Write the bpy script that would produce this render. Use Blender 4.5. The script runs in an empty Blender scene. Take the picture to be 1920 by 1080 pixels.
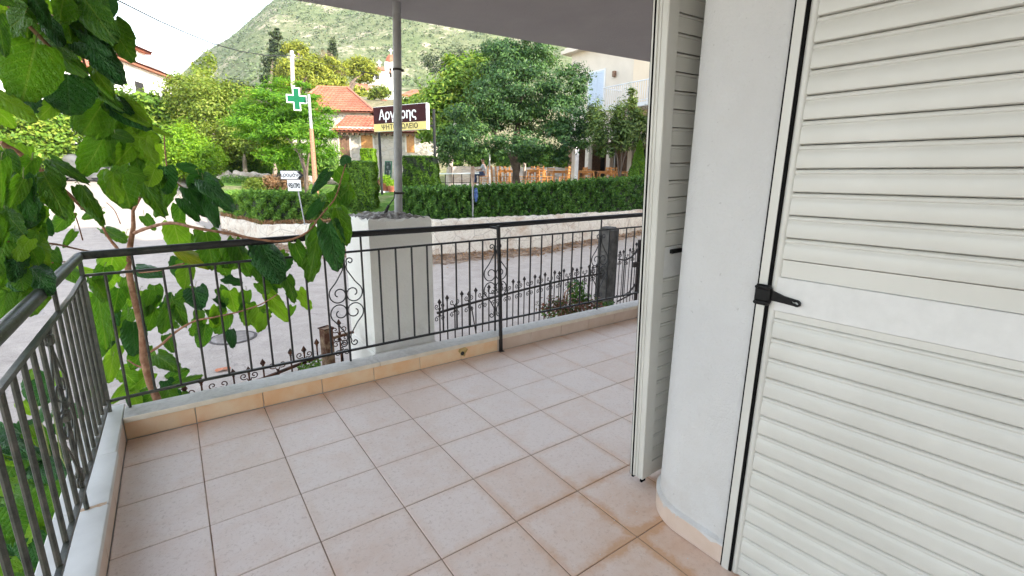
import bpy, bmesh, math, random
import numpy as np
from mathutils import Vector, Matrix, Euler
R = math.radians
random.seed(7)
rng = np.random.default_rng(7)
S = bpy.context.scene
COL = S.collection

# ------------------------------------------------------------------ camera
CAMP = Vector((0.3597, -2.9373, 1.3263))
CROT = Euler((1.3408, -0.0113, -0.6207), 'XYZ')
FPX = 882.0
cam = bpy.data.cameras.new('camera'); camo = bpy.data.objects.new('camera', cam); COL.objects.link(camo)
camo.location = CAMP; camo.rotation_euler = CROT
cam.sensor_width = 36; cam.lens = 36 * FPX / 1920; cam.clip_start = 0.05; cam.clip_end = 9000
S.camera = camo
CM = CROT.to_matrix()

# ------------------------------------------------------------------ sky, sun, exposure
SUN_EL, SUN_AZ = 27.0, 158.0     # azimuth measured from +Y towards +X: behind the house
w = bpy.data.worlds.new('World'); S.world = w; w.use_nodes = True
nt = w.node_tree; nt.nodes.clear()
sky = nt.nodes.new('ShaderNodeTexSky'); sky.sky_type = 'NISHITA'; sky.sun_disc = False
sky.sun_elevation = R(SUN_EL); sky.sun_rotation = R(SUN_AZ)
sky.air_density = 1.0; sky.dust_density = 0.3; sky.ozone_density = 1.0
bg = nt.nodes.new('ShaderNodeBackground'); bg.inputs[1].default_value = 0.15
wo = nt.nodes.new('ShaderNodeOutputWorld')
hs = nt.nodes.new('ShaderNodeHueSaturation'); hs.inputs['Saturation'].default_value = .7
wt = nt.nodes.new('ShaderNodeMix'); wt.data_type = 'RGBA'; wt.blend_type = 'MULTIPLY'; wt.inputs[0].default_value = 1; wt.inputs[7].default_value = (1.09, 1.0, .895, 1)
nt.links.new(sky.outputs[0], hs.inputs['Color']); nt.links.new(hs.outputs[0], wt.inputs[6]); nt.links.new(wt.outputs[2], bg.inputs[0]); nt.links.new(bg.outputs[0], wo.inputs[0])
sl = bpy.data.lights.new('sun', 'SUN'); sl.energy = 2.0; sl.angle = R(0.53); sl.color = (1.0, 0.93, 0.82)
so = bpy.data.objects.new('sun', sl); COL.objects.link(so)
sd = Vector((math.sin(R(SUN_AZ)) * math.cos(R(SUN_EL)), math.cos(R(SUN_AZ)) * math.cos(R(SUN_EL)), math.sin(R(SUN_EL))))
so.rotation_euler = sd.to_track_quat('Z', 'Y').to_euler(); so.location = (0, -20, 30)
S.view_settings.view_transform = 'Standard'; S.view_settings.look = 'None'
S.view_settings.exposure = 2.6; S.view_settings.gamma = 1.0; S.view_settings.use_curve_mapping = False
S.cycles.max_bounces = 8; S.cycles.diffuse_bounces = 4; S.cycles.transparent_max_bounces = 8
S.cycles.sample_clamp_indirect = 6

# ------------------------------------------------------------------ surveying helpers
def ray(u, v):
    return CM @ Vector(((u - 960) / FPX, -(v - 540) / FPX, -1.0))
def at(u, v, d):                     # world point seen in direction (u, v) at depth d metres
    return CAMP + ray(u, v) * d
def onZ(u, v, z):
    r = ray(u, v); return CAMP + r * ((z - CAMP.z) / r.z)
def onY(u, v, y):
    r = ray(u, v); return CAMP + r * ((y - CAMP.y) / r.y)
def onP(u, v, p0, az):
    n = Vector((math.cos(R(az)), -math.sin(R(az)), 0)); r = ray(u, v)
    return CAMP + r * (n.dot(Vector((p0[0], p0[1], 0)) - CAMP) / n.dot(r))
def az_of(u, v=330):
    r = ray(u, v); return math.degrees(math.atan2(r.x, r.y))

# ------------------------------------------------------------------ scene-graph helpers
def tag(o, label=None, cat=None, group=None, kind=None):
    if label: o['label'] = label
    if cat: o['category'] = cat
    if group: o['group'] = group
    if kind: o['kind'] = kind
    return o
def empty(name, loc=(0, 0, 0), rz=0, label=None, cat=None, group=None):
    o = bpy.data.objects.new(name, None); COL.objects.link(o)
    o.empty_display_size = 0.1
    o.location = loc; o.rotation_euler = (0, 0, rz)
    return tag(o, label, cat, group)
def link_mesh(name, me, parent=None, local=False):
    o = bpy.data.objects.new(name, me); COL.objects.link(o)
    if parent is not None:
        o.parent = parent
        if not local:               # mesh given in world coordinates
            m = Matrix.Translation(parent.location) @ parent.rotation_euler.to_matrix().to_4x4()
            if parent.parent is not None:
                m = Matrix.Translation(parent.parent.location) @ parent.parent.rotation_euler.to_matrix().to_4x4() @ (parent.matrix_parent_inverse @ m)
            o.matrix_parent_inverse = m.inverted()
    return o
class MB:
    def __init__(s): s.v = []; s.f = []; s.m = []; s.mi = 0
    def add(s, vs, fs):
        b = len(s.v); s.v += [tuple(p) for p in vs]
        for f in fs: s.f.append(tuple(i + b for i in f)); s.m.append(s.mi)
        return s
    def box(s, lo, hi, M=None, bev=0.0):
        x0, y0, z0 = lo; x1, y1, z1 = hi
        if bev > 0:
            b = min(bev, abs(x1 - x0) * .45, abs(y1 - y0) * .45, abs(z1 - z0) * .45)
            vs = []; idx = {}
            for X, sx in ((x0, 1), (x1, -1)):
                for Y, sy in ((y0, 1), (y1, -1)):
                    for Z, sz in ((z0, 1), (z1, -1)):
                        for a in range(3):
                            p = [X + sx * b, Y + sy * b, Z + sz * b]
                            p[a] = (X, Y, Z)[a]
                            idx[(sx, sy, sz, a)] = len(vs); vs.append(p)
            fs = []
            for a in range(3):
                o1, o2 = [k for k in range(3) if k != a]
                for sg in (1, -1):
                    q = []
                    for s1, s2 in ((1, 1), (-1, 1), (-1, -1), (1, -1)):
                        k = [0, 0, 0]; k[a] = sg; k[o1] = s1; k[o2] = s2; q.append(idx[(*k, a)])
                    fs.append(q)
            for a in range(3):
                o1, o2 = [k for k in range(3) if k != a]
                for s1 in (1, -1):
                    for s2 in (1, -1):
                        ka = [0, 0, 0]; kb = [0, 0, 0]
                        ka[a] = 1; kb[a] = -1
                        ka[o1] = kb[o1] = s1; ka[o2] = kb[o2] = s2
                        fs.append([idx[(*ka, o1)], idx[(*kb, o1)], idx[(*kb, o2)], idx[(*ka, o2)]])
            for sx in (1, -1):
                for sy in (1, -1):
                    for sz in (1, -1):
                        fs.append([idx[(sx, sy, sz, 0)], idx[(sx, sy, sz, 1)], idx[(sx, sy, sz, 2)]])
        else:
            vs = [(x0, y0, z0), (x1, y0, z0), (x1, y1, z0), (x0, y1, z0), (x0, y0, z1), (x1, y0, z1), (x1, y1, z1), (x0, y1, z1)]
            fs = [(0, 3, 2, 1), (4, 5, 6, 7), (0, 1, 5, 4), (1, 2, 6, 5), (2, 3, 7, 6), (3, 0, 4, 7)]
        if M is not None: vs = [tuple(M @ Vector(p)) for p in vs]
        return s.add(vs, fs)
    def tube(s, pts, r, n=8, closed=False, flat=None):
        pts = [Vector(p) for p in pts]; k = len(pts)
        if not hasattr(r, '__len__'): r = [r] * k
        t0 = (pts[1] - pts[0]).normalized()
        up = Vector((0, 0, 1)) if abs(t0.z) < .9 else Vector((1, 0, 0))
        a = t0.cross(up).normalized()
        vs = []
        for i, p in enumerate(pts):
            t = (pts[min(i + 1, k - 1)] - pts[max(i - 1, 0)])
            t = t.normalized() if t.length > 1e-9 else t0
            a = (a - t * a.dot(t)); a = a.normalized() if a.length > 1e-6 else t.orthogonal().normalized()
            b = t.cross(a)
            for j in range(n):
                an = 2 * math.pi * j / n + (math.pi / n if n == 4 else 0)
                q = math.sqrt(2) if n == 4 else 1
                vs.append(p + (a * math.cos(an) + b * math.sin(an)) * r[i] * q)
        fs = []
        for i in range(k - 1):
            for j in range(n):
                fs.append((i * n + j, i * n + (j + 1) % n, (i + 1) * n + (j + 1) % n, (i + 1) * n + j))
        fs.append(tuple(range(n - 1, -1, -1))); fs.append(tuple((k - 1) * n + j for j in range(n)))
        return s.add(vs, fs)
    def lathe(s, prof, c=(0, 0, 0), n=16):
        vs = []
        for r, z in prof:
            for j in range(n):
                an = 2 * math.pi * j / n; vs.append((c[0] + r * math.cos(an), c[1] + r * math.sin(an), c[2] + z))
        fs = []
        for i in range(len(prof) - 1):
            for j in range(n): fs.append((i * n + j, i * n + (j + 1) % n, (i + 1) * n + (j + 1) % n, (i + 1) * n + j))
        fs.append(tuple(range(n - 1, -1, -1))); fs.append(tuple((len(prof) - 1) * n + j for j in range(n)))
        return s.add(vs, fs)
    def prism(s, poly, z0, z1):
        n = len(poly)
        vs = [(p[0], p[1], z0) for p in poly] + [(p[0], p[1], z1) for p in poly]
        fs = [tuple(range(n - 1, -1, -1)), tuple(range(n, 2 * n))] + [(i, (i + 1) % n, (i + 1) % n + n, i + n) for i in range(n)]
        return s.add(vs, fs)
    def quad(s, a, b, c, d): return s.add([a, b, c, d], [(0, 1, 2, 3)])
    def slab(s, a, b, c, d, t):       # quad a b c d given thickness t along its normal (downwards/backwards)
        a, b, c, d = map(Vector, (a, b, c, d)); n = (b - a).cross(d - a).normalized() * t
        return s.add([a, b, c, d, a - n, b - n, c - n, d - n], [(0, 1, 2, 3), (7, 6, 5, 4), (0, 4, 5, 1), (1, 5, 6, 2), (2, 6, 7, 3), (3, 7, 4, 0)])
    def mesh(s, name, mats, smooth=False):
        me = bpy.data.meshes.new(name); me.from_pydata(s.v, [], s.f)
        if not isinstance(mats, (list, tuple)): mats = [mats]
        for m in mats: me.materials.append(m)
        if len(mats) > 1: me.polygons.foreach_set('material_index', s.m)
        bm = bmesh.new(); bm.from_mesh(me); bmesh.ops.recalc_face_normals(bm, faces=bm.faces); bm.to_mesh(me); bm.free()
        if smooth:
            me.polygons.foreach_set('use_smooth', [True] * len(me.polygons))
            try: me.set_sharp_from_angle(angle=R(40))
            except Exception: pass
        me.update(); return me
    def build(s, name, mats, parent=None, local=False, smooth=False):
        return link_mesh(name, s.mesh(name, mats, smooth), parent, local)
def np_mesh(name, V, F, mat, smooth=False):      # V (n,3), F (m,k) fast mesh
    me = bpy.data.meshes.new(name); n, k = F.shape
    me.vertices.add(len(V)); me.vertices.foreach_set('co', np.ascontiguousarray(V, dtype=np.float32).ravel())
    me.loops.add(n * k); me.loops.foreach_set('vertex_index', np.ascontiguousarray(F, dtype=np.int32).ravel())
    me.polygons.add(n); me.polygons.foreach_set('loop_start', np.arange(0, n * k, k, dtype=np.int32))
    me.polygons.foreach_set('loop_total', np.full(n, k, dtype=np.int32))
    if smooth: me.polygons.foreach_set('use_smooth', np.ones(n, dtype=bool))
    me.materials.append(mat); me.update(calc_edges=True); me.validate(); return me
def copy_tree(o, parent=None):
    c = o.copy(); COL.objects.link(c)
    if parent is not None:
        c.parent = parent; c.matrix_parent_inverse = o.matrix_parent_inverse.copy()
    for ch in list(o.children): copy_tree(ch, c)
    return c

# ------------------------------------------------------------------ material helpers
def new_mat(name):
    m = bpy.data.materials.new(name); m.use_nodes = True
    n = m.node_tree.nodes; b = n['Principled BSDF']; return m, m.node_tree, b
def N(t, typ, **kw):
    n = t.nodes.new(typ)
    for k, v in kw.items():
        if k in n.bl_rna.properties.keys() and k not in ('inputs',): setattr(n, k, v)
    return n
def setin(n, **kw):
    for k, v in kw.items(): n.inputs[k.replace('_', ' ')].default_value = v
    return n
def ramp(t, src, stops, interp='LINEAR'):
    r = t.nodes.new('ShaderNodeValToRGB'); r.color_ramp.interpolation = interp
    el = r.color_ramp.elements
    while len(el) < len(stops): el.new(0.5)
    for e, (p, c) in zip(el, stops):
        e.position = p; e.color = (*c, 1) if len(c) == 3 else c
    t.links.new(src, r.inputs[0]); return r.outputs[0]
def math_(t, op, a, b=None, c=None, clamp=False):
    n = t.nodes.new('ShaderNodeMath'); n.operation = op; n.use_clamp = clamp
    for i, x in enumerate((a, b, c)):
        if x is None: continue
        if isinstance(x, (int, float)): n.inputs[i].default_value = x
        else: t.links.new(x, n.inputs[i])
    return n.outputs[0]
def mixc(t, fac, a, b, mode='MIX'):
    n = t.nodes.new('ShaderNodeMix'); n.data_type = 'RGBA'; n.blend_type = mode
    if isinstance(fac, (int, float)): n.inputs[0].default_value = fac
    else: t.links.new(fac, n.inputs[0])
    for i, x in ((6, a), (7, b)):
        if isinstance(x, (tuple, list)): n.inputs[i].default_value = (*x[:3], 1)
        else: t.links.new(x, n.inputs[i])
    return n.outputs[2]
def noise(t, co, scale, detail=4, rough=.55, dist=0):
    n = t.nodes.new('ShaderNodeTexNoise'); n.inputs['Scale'].default_value = scale
    n.inputs['Detail'].default_value = detail; n.inputs['Roughness'].default_value = rough; n.inputs['Distortion'].default_value = dist
    t.links.new(co, n.inputs['Vector']); return n.outputs['Fac']
def pos(t): return t.nodes.new('ShaderNodeNewGeometry').outputs['Position']
def objco(t): return t.nodes.new('ShaderNodeTexCoord').outputs['Object']
def sep(t, v):
    n = t.nodes.new('ShaderNodeSeparateXYZ'); t.links.new(v, n.inputs[0]); return n.outputs
def bump(t, b, h, strength=.3, dist=.01):
    n = t.nodes.new('ShaderNodeBump'); n.inputs['Strength'].default_value = strength; n.inputs['Distance'].default_value = dist
    t.links.new(h, n.inputs['Height']); t.links.new(n.outputs[0], b.inputs['Normal']); return n
def pm(name, c1, c2, scale=5, rough=.6, bs=.2, bd=.005, metal=0, detail=5, lo=.35, hi=.65, fine=None, world=True, spec=.5):
    m, t, b = new_mat(name)
    co = pos(t) if world else objco(t)
    f = noise(t, co, scale, detail)
    c = ramp(t, f, [(lo, c1), (hi, c2)])
    t.links.new(c, b.inputs['Base Color']); b.inputs['Roughness'].default_value = rough; b.inputs['Metallic'].default_value = metal
    b.inputs['Specular IOR Level'].default_value = spec
    if bs > 0: bump(t, b, noise(t, co, fine or scale * 6, 4), bs, bd)
    return m
def leaf_mat(name, cols, trans=.35, rough=.5, spec=.3, tc=None):
    m, t, b = new_mat(name)
    g = t.nodes.new('ShaderNodeNewGeometry')
    nz = noise(t, g.outputs['Position'], .9, 2)
    f = math_(t, 'ADD', math_(t, 'MULTIPLY', g.outputs['Random Per Island'], .75), math_(t, 'MULTIPLY', math_(t, 'SUBTRACT', nz, .38), .9), clamp=True)
    k = len(cols) - 1
    c = ramp(t, f, [(i / k, cc) for i, cc in enumerate(cols)])
    t.links.new(c, b.inputs['Base Color']); b.inputs['Roughness'].default_value = rough; b.inputs['Specular IOR Level'].default_value = spec
    tr = t.nodes.new('ShaderNodeBsdfTranslucent'); t.links.new(mixc(t, 1.0, c, tc or (1.5, 1.35, .5), 'MULTIPLY'), tr.inputs[0])
    mx = t.nodes.new('ShaderNodeMixShader'); mx.inputs[0].default_value = trans
    t.links.new(b.outputs[0], mx.inputs[1]); t.links.new(tr.outputs[0], mx.inputs[2])
    t.links.new(mx.outputs[0], t.nodes['Material Output'].inputs['Surface'])
    return m

M = {}
# floor tile: mottled porcelain with rusty dirt near the joints, kerb and house corner
def tile_mat(name, base, warm, vein, dirt, amount):
    m, t, b = new_mat(name)
    P = pos(t); x, y, z = sep(t, P)[:3]
    n1 = noise(t, P, 9, 6, .65, .6); n2 = noise(t, P, 62, 7, .78, .5); n3 = noise(t, P, 1.7, 3)
    oi = t.nodes.new('ShaderNodeObjectInfo')
    c = ramp(t, math_(t, 'ADD', n1, math_(t, 'MULTIPLY', math_(t, 'SUBTRACT', oi.outputs['Random'], .5), .34)), [(.3, warm), (.62, base)])
    c = mixc(t, math_(t, 'MULTIPLY', ramp(t, n2, [(.36, (1, 1, 1)), (.47, (0, 0, 0))]), .6), c, vein)
    n5 = noise(t, P, 150, 3, .7)
    c = mixc(t, math_(t, 'MULTIPLY', ramp(t, n5, [(.30, (1, 1, 1)), (.38, (0, 0, 0))]), .45), c, (vein[0] * .7, vein[1] * .65, vein[2] * .6))
    # distance to joints
    fx = math_(t, 'ABSOLUTE', math_(t, 'SUBTRACT', math_(t, 'FRACT', math_(t, 'DIVIDE', x, .33)), .5))
    fy = math_(t, 'ABSOLUTE', math_(t, 'SUBTRACT', math_(t, 'FRACT', math_(t, 'DIVIDE', y, .33)), .5))
    e = math_(t, 'MAXIMUM', fx, fy)
    nn = noise(t, P, 14, 5, .7)
    e2 = math_(t, 'ADD', e, math_(t, 'MULTIPLY', math_(t, 'SUBTRACT', nn, .5), .22))
    edge = ramp(t, e2, [(.38, (0, 0, 0)), (.53, (1, 1, 1))])
    # near kerb (y close to -0.04) and near corner (1.9,-1.8)
    kd = math_(t, 'MULTIPLY', math_(t, 'EXPONENT', math_(t, 'MULTIPLY', math_(t, 'ADD', y, .04), 7.5)), 1.0)
    dx = math_(t, 'SUBTRACT', x, 1.7); dy = math_(t, 'ADD', y, 2.0)
    rr = math_(t, 'ADD', math_(t, 'MULTIPLY', dx, dx), math_(t, 'MULTIPLY', dy, dy))
    cd = math_(t, 'EXPONENT', math_(t, 'MULTIPLY', rr, -2.2))
    big = ramp(t, n3, [(.42, (.05, .05, .05)), (.7, (.6, .6, .6))])
    k = math_(t, 'MULTIPLY', edge, math_(t, 'ADD', math_(t, 'MULTIPLY', cd, .95), math_(t, 'ADD', math_(t, 'MULTIPLY', big, .5), math_(t, 'MULTIPLY', kd, .4))), clamp=True)
    k = math_(t, 'ADD', k, math_(t, 'MULTIPLY', kd, math_(t, 'MULTIPLY', nn, .9)), clamp=True)
    k = math_(t, 'ADD', k, math_(t, 'MULTIPLY', math_(t, 'EXPONENT', math_(t, 'MULTIPLY', rr, -9)), math_(t, 'MULTIPLY', nn, 1.0)), clamp=True)
    n4 = noise(t, P, 4.3, 4, .6)
    k = math_(t, 'ADD', k, ramp(t, n4, [(.52, (0, 0, 0)), (.8, (.3, .3, .3))]), clamp=True)
    c = mixc(t, math_(t, 'MULTIPLY', k, amount), c, dirt)
    t.links.new(c, b.inputs['Base Color']); b.inputs['Roughness'].default_value = .38; b.inputs['Specular IOR Level'].default_value = .5
    t.links.new(ramp(t, n1, [(.3, (.30, .30, .30)), (.7, (.5, .5, .5))]), b.inputs['Roughness'])
    bump(t, b, n2, .12, .002)
    return m
M['tile'] = tile_mat('floor_tile', (.88, .75, .68), (.83, .67, .58), (.60, .46, .38), (.66, .36, .18), .85)
M['skirt'] = pm('skirting_tile', (.82, .50, .27), (.86, .64, .42), 7, .45, .1, .002)
M['skirt2'] = pm('skirting_tile_pale', (.62, .47, .37), (.68, .54, .45), 7, .45, .1, .002)
M['grout'] = pm('grout', (.27, .17, .115), (.46, .32, .235), 7, .9)
def marble():
    m, t, b = new_mat('marble'); P = pos(t)
    n1 = noise(t, P, 5, 8, .7, 1.5); n2 = noise(t, P, 40, 5, .7)
    c = ramp(t, n1, [(.3, (.42, .39, .35)), (.5, (.62, .585, .54)), (.7, (.50, .465, .425))])
    c = mixc(t, math_(t, 'MULTIPLY', ramp(t, n2, [(.5, (0, 0, 0)), (.7, (1, 1, 1))]), .35), c, (.30, .28, .25))
    y = sep(t, P)[1]
    t.links.new(c, b.inputs['Base Color']); b.inputs['Roughness'].default_value = .5; bump(t, b, n2, .2, .003); return m
M['marble'] = marble()
M['marble_warm'] = pm('polished_marble_edge', (.70, .60, .47), (.80, .72, .60), 8, .45, .1, .002)
M['marble_white'] = pm('marble_white', (.62, .60, .56), (.72, .70, .66), 6, .45, .1, .002)
def plaster(name, c1, c2, s=1.2, bs=.5, fine=160):
    m, t, b = new_mat(name); P = pos(t)
    n1 = noise(t, P, s, 5, .6); n2 = noise(t, P, fine, 3, .6); n3 = noise(t, P, 60, 2)
    c = ramp(t, n1, [(.3, c1), (.7, c2)])
    c = mixc(t, math_(t, 'MULTIPLY', ramp(t, n3, [(.71, (0, 0, 0)), (.75, (1, 1, 1))]), .35), c, (.3, .28, .26))
    z_ = sep(t, P)[2]; n4 = noise(t, P, 9, 6, .7); n5 = noise(t, P, 3.0, 4, .6)
    low = math_(t, 'MULTIPLY', math_(t, 'EXPONENT', math_(t, 'MULTIPLY', math_(t, 'ABSOLUTE', math_(t, 'SUBTRACT', z_, .07)), -7)), ramp(t, n4, [(.40, (0, 0, 0)), (.68, (1, 1, 1))]))
    c = mixc(t, math_(t, 'MULTIPLY', low, .45), c, (.48, .40, .33))
    c = mixc(t, math_(t, 'MULTIPLY', ramp(t, n5, [(.5, (0, 0, 0)), (.72, (1, 1, 1))]), .18), c, (.50, .47, .44))
    t.links.new(c, b.inputs['Base Color']); b.inputs['Roughness'].default_value = .85
    hh = math_(t, 'ADD', math_(t, 'MULTIPLY', n2, .6), math_(t, 'MULTIPLY', noise(t, P, 48, 4, .6), 1.0))
    bump(t, b, hh, min(1, bs * 1.5), .006); return m
M['plaster'] = plaster('white_plaster', (.58, .57, .56), (.66, .65, .64))
M['pillar'] = plaster('pillar_render', (.78, .75, .69), (.86, .83, .77), 2.0, .9, 40)
M['paintwhite'] = pm('white_paint', (.72, .72, .72), (.80, .80, .80), 3, .5, .1, .003)
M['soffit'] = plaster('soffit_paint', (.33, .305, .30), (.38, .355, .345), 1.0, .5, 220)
M['alu'] = pm('white_aluminium', (.60, .585, .535), (.68, .665, .615), 2.2, .35, .03, .001)
M['alu_panel'] = pm('white_panel', (.68, .67, .65), (.72, .71, .69), 30, .4, .05, .001)
M['seal'] = pm('black_seal', (.004, .004, .004), (.008, .008, .008), 30, .8, spec=.1)
M['blackmetal'] = pm('black_plastic', (.003, .003, .003), (.006, .006, .006), 40, .5, .2, .001, spec=.25)
def railpaint():
    m, t, b = new_mat('weathered_rail_paint'); P = pos(t)
    n1 = noise(t, P, 22, 6, .7); n2 = noise(t, P, 160, 4, .7); x = sep(t, P)[0]; y = sep(t, P)[1]
    # the side run is more weathered and greenish than the front run
    side = ramp(t, math_(t, 'ADD', math_(t, 'MULTIPLY', math_(t, 'ADD', x, .05), 1.2), 0), [(.05, (1, 1, 1)), (1.0, (0, 0, 0))])
    dark = mixc(t, n1, (.006, .006, .007), (.014, .013, .014))
    worn = ramp(t, n1, [(.32, (.018, .018, .016)), (.5, (.050, .054, .040)), (.66, (.085, .075, .060))])
    c = mixc(t, side, dark, worn)
    c = mixc(t, math_(t, 'MULTIPLY', ramp(t, n2, [(.6, (0, 0, 0)), (.68, (1, 1, 1))]), .5), c, (.12, .09, .075))
    t.links.new(c, b.inputs['Base Color']); b.inputs['Roughness'].default_value = .42
    bump(t, b, n2, .35, .002); return m
M['rail'] = railpaint()
M['rust'] = pm('rusted_iron', (.02, .010, .008), (.13, .045, .02), 30, .85, .5, .003)
M['rustpost'] = pm('rust_flaked_post', (.09, .03, .012), (.30, .20, .12), 14, .8, .5, .004, lo=.42, hi=.6)
M['iron'] = pm('dark_iron', (.012, .009, .008), (.035, .02, .015), 30, .75, .4, .002)
M['galv'] = pm('galvanised_steel', (.27, .27, .265), (.38, .375, .37), 7, .6, .3, .002, metal=.15)
M['conc'] = pm('weathered_concrete', (.05, .047, .043), (.13, .12, .11), 9, .95, .9, .01)
M['rubble'] = pm('broken_mortar', (.14, .11, .09), (.52, .49, .45), 18, .95, 1.0, .02)
def asphalt():
    m, t, b = new_mat('road_surface'); P = pos(t)
    n1 = noise(t, P, .35, 5, .65); n2 = noise(t, P, 60, 3, .7); n3 = noise(t, P, 3.5, 6, .7, .5)
    v = t.nodes.new('ShaderNodeTexVoronoi'); v.feature = 'DISTANCE_TO_EDGE'; v.inputs['Scale'].default_value = .55
    wv = t.nodes.new('ShaderNodeVectorMath'); wv.operation = 'ADD'
    nn = t.nodes.new('ShaderNodeTexNoise'); nn.inputs['Scale'].default_value = 1.6; nn.inputs['Detail'].default_value = 6; t.links.new(P, nn.inputs['Vector'])
    t.links.new(P, wv.inputs[0]); t.links.new(nn.outputs['Color'], wv.inputs[1]); t.links.new(wv.outputs[0], v.inputs['Vector'])
    crack = ramp(t, v.outputs['Distance'], [(.0, (1, 1, 1)), (.006, (0, 0, 0))])
    c = ramp(t, n1, [(.3, (.34, .28, .235)), (.7, (.48, .405, .345))])
    c = mixc(t, .5, c, ramp(t, n3, [(.3, (.28, .23, .19)), (.7, (.55, .465, .40))]))
    c = mixc(t, math_(t, 'MULTIPLY', ramp(t, n2, [(.35, (1, 1, 1)), (.5, (0, 0, 0))]), .45), c, (.16, .15, .15))
    c = mixc(t, math_(t, 'MULTIPLY', crack, math_(t, 'MULTIPLY', n3, .8)), c, (.10, .09, .09))
    t.links.new(c, b.inputs['Base Color']); b.inputs['Roughness'].default_value = .9
    bump(t, b, n2, .6, .01); return m
M['road'] = asphalt()
M['dirt'] = pm('dirt_and_leaf_litter', (.13, .075, .045), (.36, .27, .20), 5, 1.0, 1.0, .04, fine=22)
def whitewash():
    m, t, b = new_mat('flaking_whitewash'); P = pos(t)
    z = sep(t, P)[2]
    n1 = noise(t, P, 2.2, 7, .7); n2 = noise(t, P, 14, 6, .7, .8)
    c = ramp(t, n2, [(.30, (.34, .26, .19)), (.42, (.62, .55, .46)), (.7, (.72, .655, .57))])
    c = mixc(t, ramp(t, n1, [(.5, (0, 0, 0)), (.66, (.7, .7, .7))]), c, (.42, .28, .19))
    v = t.nodes.new('ShaderNodeTexVoronoi'); v.feature = 'DISTANCE_TO_EDGE'; v.inputs['Scale'].default_value = 2.3; t.links.new(P, v.inputs['Vector'])
    c = mixc(t, math_(t, 'MULTIPLY', ramp(t, v.outputs[0], [(0, (1, 1, 1)), (.03, (0, 0, 0))]), .55), c, (.22, .17, .14))
    t.links.new(c, b.inputs['Base Color']); b.inputs['Roughness'].default_value = .95; bump(t, b, n2, .8, .03); return m
M['whitewash'] = whitewash()
M['bark'] = pm('mulberry_bark', (.24, .10, .05), (.42, .22, .13), 34, .8, .7, .006)
M['bark_pale'] = pm('pale_bark', (.22, .16, .12), (.42, .33, .27), 4, .9, .5, .03)
M['bark_dark'] = pm('dark_bark', (.08, .055, .04), (.17, .12, .09), 4, .9, .5, .03)
M['limewash_bark'] = pm('limewashed_bark', (.45, .36, .30), (.62, .53, .46), 4, .9, .3, .02)
def mulberry_leaf(name, c1, c2, vein, trans):
    m, t, b = new_mat(name); o = objco(t); x, y, z = sep(t, o)[:3]
    oi = t.nodes.new('ShaderNodeObjectInfo')
    n = noise(t, o, 5, 4)
    c = ramp(t, n, [(.3, c1), (.7, c2)])
    c = mixc(t, math_(t, 'MULTIPLY', oi.outputs['Random'], .55), c, (c2[0] * 1.5, c2[1] * 1.35, c2[2] * .9))
    bl = ramp(t, noise(t, o, 4.2, 6, .7), [(.60, (0, 0, 0)), (.70, (1, 1, 1))])
    c = mixc(t, math_(t, 'MULTIPLY', bl, math_(t, 'MULTIPLY', oi.outputs['Random'], .55)), c, (.26, .24, .05))
    ax = math_(t, 'ABSOLUTE', x)
    mid = ramp(t, ax, [(.0, (1, 1, 1)), (.014, (.8, .8, .8)), (.024, (0, 0, 0))])
    fr = math_(t, 'ABSOLUTE', math_(t, 'SUBTRACT', math_(t, 'FRACT', math_(t, 'MULTIPLY', math_(t, 'SUBTRACT', y, math_(t, 'MULTIPLY', ax, 1.05)), 6.5)), .5))
    sv = ramp(t, fr, [(0, (1, 1, 1)), (.05, (.6, .6, .6)), (.11, (0, 0, 0))])
    vo = t.nodes.new('ShaderNodeTexVoronoi'); vo.feature = 'DISTANCE_TO_EDGE'; vo.inputs['Scale'].default_value = 17; t.links.new(o, vo.inputs['Vector'])
    cell = ramp(t, vo.outputs[0], [(0, (0, 0, 0)), (.25, (1, 1, 1))])
    k = math_(t, 'MAXIMUM', mid, math_(t, 'MULTIPLY', sv, .6))
    c = mixc(t, math_(t, 'MULTIPLY', k, .55), c, vein)
    t.links.new(c, b.inputs['Base Color']); b.inputs['Roughness'].default_value = .38; b.inputs['Specular IOR Level'].default_value = .45
    h = math_(t, 'SUBTRACT', math_(t, 'ADD', math_(t, 'MULTIPLY', cell, .5), math_(t, 'MULTIPLY', fr, 1.5)), math_(t, 'MULTIPLY', mid, .6))
    bump(t, b, h, .75, .02)
    tr = t.nodes.new('ShaderNodeBsdfTranslucent'); t.links.new(mixc(t, 1, c, (1.7, 1.7, .6), 'MULTIPLY'), tr.inputs[0])
    mx = t.nodes.new('ShaderNodeMixShader'); mx.inputs[0].default_value = trans
    t.links.new(b.outputs[0], mx.inputs[1]); t.links.new(tr.outputs[0], mx.inputs[2]); t.links.new(mx.outputs[0], t.nodes['Material Output'].inputs['Surface'])
    return m
M['mulb'] = mulberry_leaf('mulberry_leaf_green', (.04, .15, .018), (.10, .25, .026), (.27, .40, .09), .38)
M['mulb_dark'] = mulberry_leaf('mulberry_leaf_dark', (.018, .09, .024), (.04, .15, .035), (.09, .21, .07), .2)
M['mulb_light'] = mulberry_leaf('mulberry_leaf_light', (.11, .28, .024), (.20, .38, .04), (.38, .50, .15), .5)
M['mulb_yellow'] = mulberry_leaf('mulberry_leaf_yellowing', (.22, .32, .02), (.42, .38, .03), (.45, .42, .1), .45)
M['petiole'] = pm('petiole_green', (.22, .28, .08), (.34, .34, .14), 20, .6, 0)
M['hedge'] = leaf_mat('privet_leaves', [(.012, .042, .008), (.042, .118, .018), (.09, .20, .03), (.17, .32, .06)], .28)
M['hedge_bright'] = leaf_mat('oleander_leaves', [(.03, .085, .012), (.08, .19, .025), (.16, .31, .04), (.30, .46, .08)], .35)
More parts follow.
